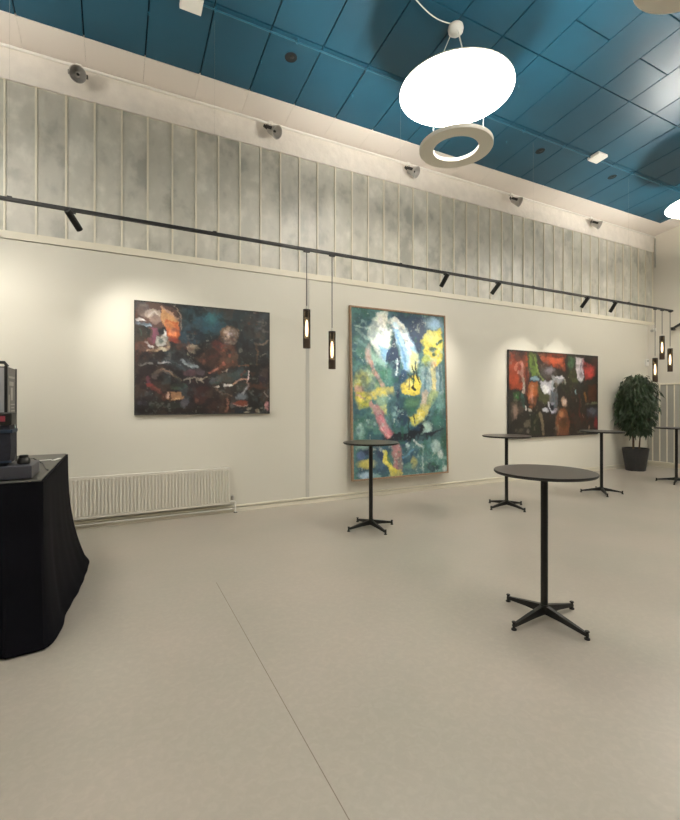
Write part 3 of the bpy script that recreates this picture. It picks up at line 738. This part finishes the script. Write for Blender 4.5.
# ------------------------------------------------------------ cocktail tables
def cocktail_table(label):
    t = thing('cocktail_table', label, 'table', group='black round cocktail tables')
    H, R = 1.092, .352
    bm = B(); lathe(bm, [(0, H), (R - .002, H), (R - .002, H - .016), (0, H - .016)], 72); tp = obj('table_top', bm, M_top, t, True)
    bm = B(); lathe(bm, [(R - .004, H - .001), (R, H - .002), (R + .001, H - .012), (R - .008, H - .022), (R - .03, H - .022), (R - .03, H - .015)], 72, closed=True); obj('edge_band', bm, M_black, tp, True)
    bm = B(); lathe(bm, [(0, H - .016), (.11, H - .016), (.11, H - .022), (.03, H - .03), (0, H - .03)], 24); obj('top_plate', bm, M_black, t, True)
    bm = B(); lathe(bm, [(0, H - .02), (.0255, H - .02), (.0255, .075), (0, .075)], 24); obj('pole', bm, M_black, t, True)
    bm = B(); lathe(bm, [(0, .11), (.031, .11), (.036, .07), (.036, .045), (0, .045)], 24); obj('hub', bm, M_black, t, True)
    for k in range(4):
        M = Matrix.Rotation(k * PI / 2, 4, 'Z')
        bm = B(); vs = []
        for x, hw, zt, zb in ((.015, .022, .105, .045), (.15, .020, .078, .040), (.312, .013, .045, .022), (.333, .012, .040, .022)):
            vs.append([bm.verts.new(M @ Vector(p)) for p in ((x, -hw, zb), (x, hw, zb), (x, hw * .75, zt), (x, -hw * .75, zt))])
        for a, b in zip(vs, vs[1:]):
            for i in range(4): bm.faces.new((a[i], a[(i + 1) % 4], b[(i + 1) % 4], b[i]))
        bm.faces.new(vs[0]); bm.faces.new(vs[-1][::-1])
        lg = obj('leg', bm, M_black, t)
        bm = B(); lathe(bm, [(0, 0), (.019, 0), (.019, .008), (.010, .014), (.010, .05), (.016, .052), (.014, .058), (0, .058)], 16, Matrix.Translation(M @ Vector((.326, 0, 0)))); obj('foot', bm, M_black, lg, True)
    return t
tabs = [((2.824, 2.234), math.radians(2), 'nearest black round cocktail table, standing alone on the open floor'),
        ((2.899, 4.847), math.radians(2), 'black cocktail table in front of the left edge of the teal and yellow painting'),
        ((5.302, 4.859), math.radians(2), 'black cocktail table whose pole shows behind the left rim of the nearest table'),
        ((7.615, 4.86), math.radians(-42), 'black cocktail table in front of the right edge of the red painting'),
        ((9.93, 4.82), math.radians(20), 'farthest black cocktail table, cut by the right edge, beyond the potted tree')]
T0 = cocktail_table(tabs[0][2])
for i, ((x, y), a, lb) in enumerate(tabs):
    o = T0 if i == 0 else dup(T0, label=lb)
    o.location = (x, y, 0); o.rotation_euler = (0, 0, a)

# ------------------------------------------------------------ black draped bar table
TX1, TY0, TY1, TZ = -.42, 3.444, 5.13, 1.08
TX0 = -2.3
def draped_table():
    t = thing('bar_table', 'high rectangular bar table under a black floor-length cloth, left edge', 'table', (TX1, TY0, 0))
    def P(x, y, z): return Vector((x - TX1, y - TY0, z))
    bm = B(); box(bm, P(TX0 + .02, TY0 + .02, TZ - .035), P(TX1 - .02, TY1 - .02, TZ - .012)); obj('table_board', bm, M_blackm, t)
    for x in (TX0 + .08, TX1 - .1):
        for y in (TY0 + .1, TY1 - .1):
            bm = B(); tube(bm, [P(x, y, 0), P(x, y, TZ - .03)], .02, 12); obj('leg', bm, M_black, t, True)
    return t
draped_table()
def table_cloth():
    W, Dp = TX1 - TX0, TY1 - TY0
    def rr(s):   # point and outward normal on the rounded table outline, s in metres from the near right corner, anticlockwise
        per = [(Vector((TX1, TY0)), Vector((0, 1)), Dp, Vector((1, 0))), (Vector((TX1, TY1)), Vector((-1, 0)), W, Vector((0, 1))),
               (Vector((TX0, TY1)), Vector((0, -1)), Dp, Vector((-1, 0))), (Vector((TX0, TY0)), Vector((1, 0)), W, Vector((0, -1)))]
        s %= 2 * (W + Dp); k = 0
        while s > per[k][2]: s -= per[k][2]; k += 1
        p, d, L, n = per[k]; pt = p + d * s; r = .12
        nx = per[(k + 1) % 4][3]; pv = per[(k - 1) % 4][3]
        if L - s < r: f = .5 * (1 - (L - s) / r); n = (n * (1 - f) + nx * f).normalized()
        if s < r: f = .5 * (1 - s / r); n = (n * (1 - f) + pv * f).normalized()
        return pt, n, k, s / L
    per = 2 * (W + Dp); ns = 420; zs = [1.0, .995, .97, .92, .85, .76, .66, .56, .46, .36, .27, .19, .12, .06, .02, 0.006]
    bm = B(); rows = []
    for j, z in enumerate(zs):
        row = []
        for i in range(ns):
            s = per * i / ns; p, n, k, f = rr(s); t = 1 - z
            flare = .015 * t
            if k == 0: flare = t ** 2.6 * (.01 + .165 * f ** .55)
            elif k == 1: flare = t ** 2.6 * (.17 - .05 * f)
            elif k == 3: flare = t ** 1.3 * (.01 + .03 * math.sin(f * 9) ** 2) + (.02 * t if f > .9 else 0)
            fold = t * (.014 * math.sin(s * 6 + 2 * math.sin(s * 2.3)) + .003 * math.sin(s * 23 + 1.3))
            if z < .06: flare += .012
            q = p + n * (.004 + flare + fold * (.6 if k != 0 else .8))
            zz = TZ * z if z < 1 else TZ + .003
            row.append(bm.verts.new((q.x, q.y, max(.004, zz + (.006 * math.sin(s * 3) if .0 < z < .9 else 0)))))
        rows.append(row)
    for a, b in zip(rows, rows[1:]):
        for i in range(ns): bm.faces.new((a[i], a[(i + 1) % ns], b[(i + 1) % ns], b[i]))
    bm.faces.new(rows[0])
    o = obj('tablecloth', bm, M_cloth, smooth=True)
    tag(o, 'black cloth hanging to the floor over the high table', 'tablecloth')
    sm = o.modifiers.new('thickness', 'SOLIDIFY'); sm.thickness = .003; sm.offset = -1
table_cloth()
ZT = TZ + .004
bm = B(); box(bm, (TX0 + .05, TY0 + .012, 0), (TX1 - .012, TY1 - .012, .008), .002)
tag(obj('table_mat', bm, mat('dull_grey_mat', (.10, .095, .08), .55), loc=(0, 0, ZT)), 'flat dull grey board lying on top of the black draped table', 'board')
ZT += .009
# ---- gear on it: positions follow from the table
def gear():
    bm = B(); w, d, h = 1.2, .34, .09
    t = thing('audio_console', 'low flat dark grey console box on the black draped table, nearest its front edge', 'audio equipment', (-.488, 3.50, ZT))
    box(bm, (-w, 0, .006), (0, d, h), .006); obj('body', bm, M_navy2, t)
    for x in (-w + .08, -.06):
        for y in (.05, d - .05): bm = B(); lathe(bm, [(0, 0), (.015, 0), (.015, .008), (0, .008)], 12, Matrix.Translation((x, y, 0))); obj('foot', bm, M_blackm, t)
    # small black puck with a stepped crown
    t = thing('speaker_puck', 'small round black puck on the right end of the dark grey console', 'speaker', (-.553, 3.645, ZT + .0905))
    bm = B(); lathe(bm, [(0, 0), (.034, 0), (.038, .008), (.036, .030), (.030, .040), (0, .040)], 28); obj('body', bm, M_blackm, t, True)
    bm = B(); lathe(bm, [(0, .040), (.027, .040), (.027, .055), (.023, .058), (0, .058)], 28); obj('cap', bm, M_black, t, True)
gear()
def bag():
    t = thing('gear_bag', 'dark navy bag with blue strap and red label, standing on the grey console', 'bag', (-.606, 3.545, ZT + .0905))
    w, d, h = .40, .17, .335
    bm = B(); vs = []
    for z, s in ((0, .93), (.02, .98), (.12, 1), (.22, .99), (h, .95)):
        vs.append([bm.verts.new((x, y, z)) for x, y in ((-w, (1 - s) * d), (-(1 - s) * w, (1 - s) * d), (-(1 - s) * w, s * d), (-w, s * d))])
    for a, b in zip(vs, vs[1:]):
        for i in range(4): bm.faces.new((a[i], a[(i + 1) % 4], b[(i + 1) % 4], b[i]))
    bm.faces.new(vs[0]); bm.faces.new(vs[-1]); obj('body', bm, M_navy, t)
    bm = B(); box(bm, (-w, -.006, .265), (.004, d + .004, h + .012), .01); obj('lid', bm, M_black, t)
    bm = B(); box(bm, (-.13, -.009, .29), (-.03, -.005, .325), .001); obj('label_patch', bm, M_red, t)
    bm = B(); box(bm, (-w, -.008, .215), (.008, d + .004, .236), .003); obj('strap', bm, M_blueband, t)
    bm = B(); box(bm, (-w, -.006, .02), (.004, -.001, .035), .001); obj('piping', bm, M_blueband, t)
bag()
def cabinet():
    t = thing('equipment_case', 'tall grey case with printed side and black corner strip, standing behind the navy bag', 'case', (-.70, 3.95, ZT))
    w, d, h = .65, .33, .765
    bm = B(); box(bm, (-w, 0, 0), (0, d, h), .006); obj('body', bm, M_caseg, t)
    bm = B(); box(bm, (-w, -.004, .012), (-.012, .001, h - .012), .002); obj('front_panel', bm, M_casel, t)
    bm = B(); box(bm, (-.014, -.009, 0), (.004, .014, h + .004), .002); obj('corner_strip', bm, M_black, t)
    bm = B(); box(bm, (-.002, d - .016, 0), (.006, d + .004, h + .003), .002); obj('rear_corner_strip', bm, M_blackm, t)
    bm = B()
    box(bm, (0, .06, .685), (.003, .26, .70)); box(bm, (0, .08, .63), (.003, .22, .66)); box(bm, (0, .12, .52), (.003, .19, .615)); box(bm, (0, .05, .34), (.003, .08, .56))
    for i in range(7): box(bm, (0, .12 + .01 * (i % 3), .34 + i * .024), (.003, .26 - .02 * (i % 2), .349 + i * .024))
    obj('side_print', bm, M_pale, t)
    bm = B(); box(bm, (0, .03, .26), (.003, .30, .32)); box(bm, (-.4, -.007, .25), (-.02, -.003, .33)); obj('teal_print', bm, M_teal, t)
    bm = B(); tube(bm, [(-.10, .03, h), (-.09, .03, h + .03), (-.02, .03, h + .03), (.0, .03, h)], .012, 8); obj('handle', bm, M_black, t, True)
cabinet()
bm = B(); tube(bm, [(-.62, 4.32, ZT + .05), (-.62, 4.52, ZT + .03), (-.565, 4.45, ZT + .006), (-.525, 4.32, ZT + .004), (-.475, 4.02, ZT + .004), (-.455, 3.93, ZT + .004), (-.445, 3.90, ZT + .004)], .004, 8)
tag(obj('cable', bm, M_black, smooth=True), 'thin black cable looping over the grey tabletop', 'cable')
for (x, y, a, wd, ln, lb) in ((-.463, 4.62, 1.35, .028, .16, 'brightest white paper slip near the far right corner of the draped table'),
                              (-.54, 4.60, .3, .03, .09, 'middle of three pale paper slips on the draped table'),
                              (-.63, 4.55, .5, .03, .07, 'leftmost of three pale paper slips on the draped table')):
    bm = B(); box(bm, (-ln / 2, -wd / 2, 0), (ln / 2, wd / 2, .004), .001)
    o = tag(obj('paper_slip', bm, M_white, loc=(x, y, ZT)), lb, 'paper', 'paper slips on the draped table'); o.rotation_euler = (0, 0, a)

# ------------------------------------------------------------ ceiling lamps: disc, ring, canopy
def ceiling_lamp(label, x, y, z):
    t = thing('ceiling_lamp', label, 'lamp', (x, y, z), group='round disc lamps under the blue ceiling')
    R, zr, ro, ri = .665, -.665, .430, .262
    bm = B(); lathe(bm, [(0, .003), (R - .002, .003), (R, .006), (R, .016), (R - .006, .022), (0, .022)], 96); ds = obj('lamp_disc', bm, M_ringw, t, True)
    bm = B(); lathe(bm, [(0, 0), (R - .003, 0), (R - .003, .0025), (0, .0025)], 96); obj('reflected_glow', bm, M_disc, ds, True)  # reflector underside emits, standing in for light bounced up from the ring
    bm = B(); lathe(bm, [(ri, zr - .012), (ro - .004, zr - .012), (ro, zr - .006), (ro, zr + .03), (ro - .008, zr + .03), (ro - .012, zr + .004), (ri + .012, zr + .004), (ri + .008, zr + .03), (ri, zr + .03)], 80, closed=True)
    rg = obj('lamp_ring', bm, M_ringw, t, True)
    bm = B(); lathe(bm, [(ri + .03, zr + .006), (ro - .03, zr + .006), (ro - .03, zr + .010), (ri + .03, zr + .010)], 80, closed=True); obj('light_strip', bm, M_strip, rg)
    for k in range(3):
        a = math.radians(-20 + 120 * k); p = Vector((math.cos(a), math.sin(a), 0)) * .345
        bm = B(); tube(bm, [p + Vector((0, 0, zr + .004)), p + Vector((0, 0, .0))], .0022, 6); obj('suspension_wire', bm, M_white, t)
        bm = B(); lathe(bm, [(0, -.02), (.008, -.018), (.008, 0), (0, 0)], 10, Matrix.Translation(p)); obj('wire_stud', bm, M_ringw, t)
    hc = zc(y) - z - .06
    M = Matrix.Translation((0, 0, hc))
    bm = B(); lathe(bm, [(0, -.07), (.05, -.066), (.085, -.035), (.092, -.004), (.088, 0), (.092, .004), (.085, .035), (.05, .066), (0, .07)], 28, M); obj('canopy', bm, M_white, t, True)
    for k in range(3):
        a = math.radians(10 + 120 * k); q = Vector((math.cos(a), math.sin(a), 0))
        bm = B(); tube(bm, [q * .06 + Vector((0, 0, hc - .05)), q * .13 + Vector((0, 0, hc - .20)), q * .22 + Vector((0, 0, hc * .45)), q * .28 + Vector((0, 0, .02))], .0045, 6); obj('hanger_wire', bm, M_white, t, True)
    bm = B(); tube(bm, [Vector((0, 0, hc + .06)), Vector((0, -.01, hc + .075))], .012, 8); obj('hook', bm, M_white, t)
    bm = B(); pts = []
    for i in range(13):
        f = i / 12; yy = -.06 * f; pts.append((-.05 - .62 * f, yy, hc + .045 + .025 * f - .07 * math.sin(PI * f)))
    tube(bm, pts, .007, 6); obj('power_cable', bm, M_white, t, True)
    return t
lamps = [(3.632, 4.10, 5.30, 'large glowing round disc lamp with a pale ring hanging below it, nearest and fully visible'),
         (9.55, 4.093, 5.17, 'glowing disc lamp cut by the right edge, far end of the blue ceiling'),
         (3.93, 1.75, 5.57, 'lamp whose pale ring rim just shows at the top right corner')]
lamps += [(9.83, 1.75, 5.57, 'added unseen disc lamp beyond the right edge, far end'), (-1.97, 1.75, 5.57, 'added unseen disc lamp above the viewer, left')]  # unseen lamps, added to brighten the far wall and the room
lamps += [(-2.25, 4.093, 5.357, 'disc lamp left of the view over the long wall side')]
lamps += [(-1.6, -.6, 5.7, 'added unseen disc lamp behind the viewer, left'), (4.3, -1.6, 5.7, 'added unseen disc lamp behind the viewer, middle'), (10.2, -.6, 5.6, 'added unseen disc lamp behind the viewer, far right')]  # unseen lamps behind the camera, added for the room's overall light
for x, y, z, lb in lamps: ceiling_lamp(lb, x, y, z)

# ------------------------------------------------------------ ceiling bits
def on_ceiling(name, x, y): return (x, y, zc(y))
for x, y, lb in ((1.99, 5.3, 'dark recessed ceiling downlight above the dark painting'), (6.606, 5.31, 'dark recessed ceiling downlight left of the white ceiling box'), (8.62, 5.29, 'dark recessed ceiling downlight right of the white ceiling box')):
    t = thing('recessed_downlight', lb, 'downlight', on_ceiling('', x, y), group='dark recessed downlights'); t.rotation_euler = (-math.atan(SLOPE), 0, 0)
    bm = B(); lathe(bm, [(.078, -.004), (.092, -.004), (.092, .001), (.078, .001)], 32, closed=True); obj('rim', bm, M_blue, t)
    bm = B(); lathe(bm, [(0, -.002), (.079, -.002), (.079, 0.001), (0, 0.001)], 32); obj('reflector', bm, M_hole, t)
    bm = B(); lathe(bm, [(0, -.012), (.02, -.010), (.026, -.002), (0, -.002)], 20, Matrix.Translation((.012, -.01, 0))); obj('bulb', bm, M_blackm, t, True)
t = thing('ceiling_box', 'small white box fixed under the blue ceiling between two dark downlights', 'ceiling sensor', (7.716, 5.0, zc(5.0) - .0)); t.rotation_euler = (-math.atan(SLOPE), 0, 0)
bm = B(); box(bm, (-.13, -.11, -.055), (.13, .11, -.001), .015); obj('housing', bm, M_white, t)
bm = B(); box(bm, (-.09, -.075, -.061), (.09, .075, -.054), .005); obj('cover', bm, M_white, t)
t = thing('junction_box', 'white junction box on the ceiling at the top edge, where the blue pipe starts', 'junction box', (.76, 5.07, zc(5.07))); t.rotation_euler = (-math.atan(SLOPE), 0, 0)
bm = B(); box(bm, (-.13, -.09, -.06), (.10, .09, -.001), .006); obj('housing', bm, M_white, t)
bm = B(); box(bm, (-.115, -.075, -.067), (.085, .075, -.059), .003); obj('cover', bm, M_white, t)
for i, (x, y) in enumerate(((.336, 5.40), (1.66, 5.5), (3.0, 5.52), (5.1, 4.45), (5.85, 5.36), (6.9, 3.55))):
    t = thing('sprinkler_nozzle', ['tiny ceiling nozzle nearest the top left', 'tiny ceiling nozzle left of the round downlight', 'tiny ceiling nozzle left of the big lamp', 'tiny ceiling nozzle just right of the big lamp disc', 'tiny ceiling nozzle left of the middle downlight', 'tiny ceiling nozzle near the upper right'][i], 'sprinkler', (x, y, zc(y) + .0), group='tiny nozzles on the blue ceiling')
    bm = B(); lathe(bm, [(0, -.03), (.010, -.028), (.010, -.024), (.005, -.022), (.005, -.004), (.014, -.002), (.014, .0005), (0, .0005)], 14); obj('nozzle', bm, M_bluepipe, t, True)

# ------------------------------------------------------------ chrome flood heads on the rail
def rail_spot(label, x, turn):
    t = thing('rail_floodlight', label, 'spotlight', (x, YW - .03, 5.80), group='chrome floodlights on the white rail')
    bm = B(); box(bm, (-.035, -.03, -.035), (.035, .03, .022), .006); obj('mounting_box', bm, M_white, t)
    bm = B(); tube(bm, [(0, -.03, -.03), (0, -.08, -.12)], .009, 8); obj('arm', bm, M_chrome, t)
    R = Matrix.Translation((0, -.13, -.18)) @ Matrix.Scale(1.12, 4) @ Matrix.Rotation(turn, 4, 'Z') @ Matrix.Rotation(math.radians(120), 4, 'X')
    bm = B(); lathe(bm, [(0, -.085), (.03, -.085), (.045, -.07), (.058, -.02), (.075, .05), (.085, .085), (.079, .085), (.07, .05), (.03, .0), (0, -.005)], 32, R); hd = obj('reflector_head', bm, M_alu, t, True)
    bm = B(); lathe(bm, [(0, .0), (.014, 0), (.014, .045), (0, .055)], 14, R); obj('bulb', bm, M_blackm, hd, True)
    for s in (-1, 1):
        bm = B(); box(bm, (s * .088 - .005, -.02, -.06), (s * .088 + .005, .02, .05), .003); bmesh.ops.transform(bm, matrix=R, verts=bm.verts); obj('yoke_side', bm, M_blackm, t)
    bm = B(); box(bm, (-.092, -.018, -.100), (.092, .018, -.088), .003); bmesh.ops.transform(bm, matrix=R, verts=bm.verts); obj('yoke_bridge', bm, M_blackm, t)
for x, tr, lb in ((-.407, 0.0, 'chrome floodlight on the white rail, leftmost above the draped table'), (2.085, .6, 'chrome floodlight on the white rail above the right part of the dark painting'),
              (4.61, .5, 'chrome floodlight on the white rail just below the big lamp ring'), (7.14, .55, 'chrome floodlight on the white rail, second from the far corner'),
              (9.68, .5, 'chrome floodlight on the white rail closest to the far corner')):
    rail_spot(lb, x, tr)

# ------------------------------------------------------------ black track with spots and pendants
TY, TZT = 5.2, 3.535
t = thing('lighting_track', 'long black ceiling-hung lighting track running across the channel glass', 'lighting track', (2, TY, TZT))
bm = B(); box(bm, (XB + .3 - 2, -.018, -.0175), (10.56 - 2, .018, .0175), .003); obj('rail', bm, M_black, t)
for x in (-3.4, -.9, 1.02, 3.6, 6.3, 9.0):
    bm = B(); tube(bm, [(x - 2, 0, .017), (x - 2, 0, zc(TY) - TZT)], .0007, 5); obj('suspension_wire', bm, M_panelgrey, t)
    bm = B(); box(bm, (x - 2 - .02, -.014, .016), (x - 2 + .02, .014, .03), .003); obj('wire_clamp', bm, M_black, t)
def track_spot(label, x, aim, power, cone=78):
    t = thing('track_spotlight', label, 'spotlight', (x, TY, TZT - .017), group='black spotlights on the track')
    bm = B(); box(bm, (-.05, -.016, -.018), (.05, .016, 0), .003); obj('adapter', bm, M_black, t)
    pv = Vector((0, 0, -.035)); d = (Vector(aim) - Vector((x, TY, TZT - .05))).normalized()
    bm = B(); tube(bm, [(0, 0, -.016), pv], .009, 10); obj('stem', bm, M_black, t, True)
    M = Matrix.Translation(pv) @ d.to_track_quat('Z', 'Y').to_matrix().to_4x4()
    bm = B(); lathe(bm, [(0, -.045), (.030, -.045), (.033, -.042), (.033, .165), (.030, .168), (.028, .160), (0, .150)], 28, M); hd = obj('head', bm, M_black, t, True)
    bm = B(); lathe(bm, [(.0285, .162), (.0285, .169), (.026, .169), (.026, .162)], 28, M, closed=True); obj('front_ring', bm, M_chrome, hd, True)
    ld = bpy.data.lights.new('spot_beam', 'SPOT'); ld.energy = power; ld.spot_size = math.radians(cone); ld.spot_blend = 1.0; ld.shadow_soft_size = .04; ld.color = (1, .95, .87)
    lo = bpy.data.objects.new('spot_beam', ld); COL.objects.link(lo); lo.parent = hd
    lo.matrix_local = Matrix.Translation(pv + d * .175) @ d.to_track_quat('-Z', 'Y').to_matrix().to_4x4()
for x, aim, pw, lb in ((-.405, (.55, YW, 2.2), 1.0, 'black track spotlight left of the dark painting, tilted right'),
                   (4.43, (4.2, YW, 1.9), 1.2, 'black track spotlight above the right edge of the teal painting'),
                   (5.49, (5.0, YW, 1.9), 1.0, 'black track spotlight between the teal painting and the red painting'),
                   (7.72, (7.4, YW, 1.7), 1.2, 'black track spotlight above the red painting, left of a pair'),
                   (8.56, (8.6, YW, 1.7), 1.2, 'black track spotlight above the red painting, right of a pair'),
                   (-2.0, (-1.1, YW, 2.5), .75, 'black track spotlight beyond the left edge of the view')):
    track_spot(lb, x, aim, SPOT_W * pw)
def smoke_glass():
    m = bpy.data.materials.new('smoked_glass'); m.use_nodes = True; nt = m.node_tree; nt.nodes.remove(nt.nodes['Principled BSDF'])
    tr = nt.nodes.new('ShaderNodeBsdfTransparent'); tr.inputs[0].default_value = (.55, .48, .40, 1)
    gl = nt.nodes.new('ShaderNodeBsdfGlossy'); gl.inputs[0].default_value = (.8, .8, .8, 1); gl.inputs[1].default_value = .06
    fr = nt.nodes.new('ShaderNodeFresnel'); mx = nt.nodes.new('ShaderNodeMixShader')
    nt.links.new(fr.outputs[0], mx.inputs[0]); nt.links.new(tr.outputs[0], mx.inputs[1]); nt.links.new(gl.outputs[0], mx.inputs[2])
    nt.links.new(mx.outputs[0], nt.nodes['Material Output'].inputs[0]); return m
M_smoke = smoke_glass()
M_brown = mat('bronze_sleeve', (.055, .035, .022), .4, metal=.4)
def pendant(label, x, ztop):
    t = thing('tube_pendant', label, 'pendant lamp', (x, TY, TZT - .017), group='smoked glass tube pendants')
    zt = ztop - (TZT - .017); L = .49; r = .047
    bm = B(); box(bm, (-.04, -.016, -.02), (.04, .016, 0), .003); obj('adapter', bm, M_black, t)
    bm = B(); tube(bm, [(0, 0, -.018), (0, 0, zt)], .0055, 6); obj('cord', bm, M_blackm, t)
    bm = B(); lathe(bm, [(0, zt + .045), (.008, zt + .045), (.010, zt), (0, zt)], 12); obj('cord_grip', bm, M_chrome, t, True)
    bm = B(); lathe(bm, [(0, zt), (r, zt), (r, zt - .012), (.02, zt - .014), (.02, zt - .10), (0, zt - .10)], 28); obj('cap', bm, M_blackm, t, True)
    bm = B(); lathe(bm, [(r, zt - .01), (r, zt - L)], 32); obj('glass_tube', bm, M_smoke, t, True)
    bm = B(); lathe(bm, [(r + .001, zt - L * .76), (r + .001, zt - L), (r - .003, zt - L), (r - .003, zt - L * .76)], 32, closed=True); obj('lower_sleeve', bm, M_brown, t, True)
    bm = B(); lathe(bm, [(0, zt - .13), (.008, zt - .132), (.015, zt - .17), (.019, zt - .25), (.017, zt - .31), (.010, zt - .34), (0, zt - .345)], 20); obj('bulb', bm, M_bulb, t, True)
for x, z, lb in ((2.165, 2.772, 'upper-left smoked tube pendant hanging left of the teal painting'), (2.522, 2.52, 'lower smoked tube pendant just left of the teal painting'),
                 (9.913, 2.506, 'lowest smoked tube pendant of the three above the potted tree'), (10.169, 2.976, 'highest smoked tube pendant of the three near the far corner'),
                 (10.47, 2.732, 'rightmost smoked tube pendant of the three, at the track end')):
    pendant(lb, x, z)

# ------------------------------------------------------------ far wall fittings
t = thing('slatted_wall_panel', 'chest-to-head-high grey slatted panel with cream strips on the far wall behind the potted tree', 'wall panel', (XF, 5.0, 0))
bm = B(); box(bm, (-.035, -.9, .13), (-.002, 1.44, 2.03)); obj('backing', bm, M_panelgrey, t)
bm = B()
for k in range(15): y = 6.33 - .16 * k - 5.0; box(bm, (-.048, y - .012, .13), (-.034, y + .012, 2.03), .002)
obj('cream_strips', bm, M_trim, t)
bm = B(); box(bm, (-.052, -.92, .095), (-.002, 1.46, .135), .003); box(bm, (-.052, -.92, 2.02), (-.002, 1.46, 2.06), .003); obj('rails', bm, M_trim, t)
t = thing('corner_camera', 'small grey fixture high in the far corner at the end of the wall ledge', 'security camera', (XF - .0, 6.30, 3.40))
bm = B(); box(bm, (-.03, -.03, -.04), (0, .03, .04), .004); obj('bracket', bm, M_white, t)
bm = B(); tube(bm, [(-.03, 0, 0), (-.10, -.02, -.02), (-.22, -.05, -.05)], [.012, .035, .035], 14); obj('camera_body', bm, M_panelgrey, t, True)
t = thing('wall_boom', 'black angled arm fixed to the far wall at the right edge', 'wall arm', (XF, 5.50, 3.43))
bm = B(); box(bm, (-.03, -.06, -.08), (0, .06, .08), .005); obj('wall_plate', bm, M_black, t)
bm = B(); tube(bm, [(-.03, 0, 0.04), (-.10, .18, .02), (-.14, .30, -.06)], .03, 12); obj('arm', bm, M_black, t, True)
bm = B(); lathe(bm, [(0, -.04), (.045, -.04), (.05, .03), (0, .04)], 20, Matrix.Translation((-.15, .32, -.08))); obj('joint', bm, M_black, t, True)
t = thing('wall_thermostat', 'small white wall box on the long wall just above the potted tree', 'thermostat', (11.93, YW, 2.59))
bm = B(); box(bm, (-.05, -.04, -.09), (.05, -.001, .09), .006); obj('housing', bm, M_white, t)
bm = B(); box(bm, (-.03, -.045, .02), (.03, -.039, .06), .001); obj('display', bm, M_panelgrey, t)
bm = B(); tube(bm, [(XFU - .05, YW - .05, 5.75), (XFU - .05, YW - .05, 5.02)], .016, 8)
tag(obj('corner_conduit', bm, M_panelgrey, smooth=True), 'short grey vertical conduit high in the far upper corner', 'conduit')

# ------------------------------------------------------------ potted tree
def potted_tree():
    cx, cy = 10.86, 6.12
    t = thing('potted_tree', 'bushy dark green indoor tree in a tapered black pot by the far corner', 'plant', (cx, cy, 0))
    bm = B(); lathe(bm, [(0, 0), (.195, 0), (.200, .01), (.272, .505), (.272, .525), (.252, .525), (.245, .44)], 40); obj('pot', bm, M_pot, t, True)
    bm = B(); lathe(bm, [(0, .45), (.235, .445)], 12); s = obj('soil', bm, M_soil, t)
    R = random.Random(5)
    for k, (a, b) in enumerate(((-.06, .02), (.05, -.05), (.0, .04))):
        bm = B(); pts = [(a, b, .44), (a * 1.2 + .02, b * 1.2, .8), (a * 1.8 - .02, b * 1.8, 1.3), (a * 2.6, b * 2.4, 1.9)]
        tube(bm, pts, [.017, .015, .012, .006], 8); obj('stem', bm, M_bark, t, True)
    # crown: drooping twigs full of long narrow leaves
    bm = B()
    def leaf(p, d, L, W):
        d = d.normalized(); sd = d.cross(Vector((R.uniform(-.5, .5), R.uniform(-.5, .5), 1))).normalized(); nn = sd.cross(d)
        q = [p, p + d * L * .3 + sd * W - nn * W * .3, p + d * L * .3, p + d * L * .3 - sd * W - nn * W * .3,
             p + d * L * .7 + sd * W * .8 - nn * L * .08, p + d * L * .7 - nn * L * .05, p + d * L * .7 - sd * W * .8 - nn * L * .08, p + d * L - nn * L * .2]
        v = [bm.verts.new(c) for c in q]
        for f in ((0, 1, 2), (0, 2, 3), (1, 4, 5, 2), (2, 5, 6, 3), (4, 7, 5), (5, 7, 6)): bm.faces.new([v[i] for i in f])
    tw = B()
    def width(z):   # crown half width by height
        zs = [(.85, .20), (1.05, .33), (1.4, .42), (1.7, .46), (1.95, .40), (2.12, .30), (2.26, .10)]
        for (z0, w0), (z1, w1) in zip(zs, zs[1:]):
            if z0 <= z <= z1: return w0 + (w1 - w0) * (z - z0) / (z1 - z0)
        return .08
    for i in range(640):
        z = R.choice([R.uniform(.9, 2.24), R.uniform(1.1, 2.1)]); a = R.uniform(0, 2 * PI); wd = width(z) * (1 + .16 * math.sin(a * 3 + z * 5) + .10 * math.sin(a * 7 - z * 9)); rr_ = wd * math.sqrt(R.uniform(.15, 1))
        ex, ey = math.cos(a) * rr_, math.sin(a) * rr_
        if cy + ey > YW - .08: ey = YW - .08 - cy
        tip = Vector((ex, ey, z)); st = Vector((ex * .25, ey * .25, z - R.uniform(-.02, .12)))
        mid = (tip + st) / 2 + Vector((0, 0, .07))
        if i % 6 == 0: tube(tw, [st, mid, tip], [.005, .004, .002], 5)
        for k in range(9):
            f = R.uniform(.45, 1.05); pp = st + (tip - st) * f + Vector((R.uniform(-.04, .04), R.uniform(-.04, .04), R.uniform(-.03, .05)))
            out = Vector((ex, ey, 0)).normalized() if rr_ > .02 else Vector((1, 0, 0))
            d = out * R.uniform(.1, .9) + Vector((R.uniform(-.6, .6), R.uniform(-.6, .6), -R.uniform(.3, 1.3)))
            if cy + pp.y + .05 > YW - .03: d.y = -abs(d.y)
            leaf(pp, d, R.uniform(.10, .19), R.uniform(.010, .017))
    for v in bm.verts:
        if v.co.y + cy > YW - .01: v.co.y = YW - .01 - cy
    ml = mat('dark_glossy_leaf', (.026, .050, .019), .42, noise=(9, .5))
    obj('twigs', tw, M_bark, t, True); obj('foliage', bm, ml, t)
potted_tree()
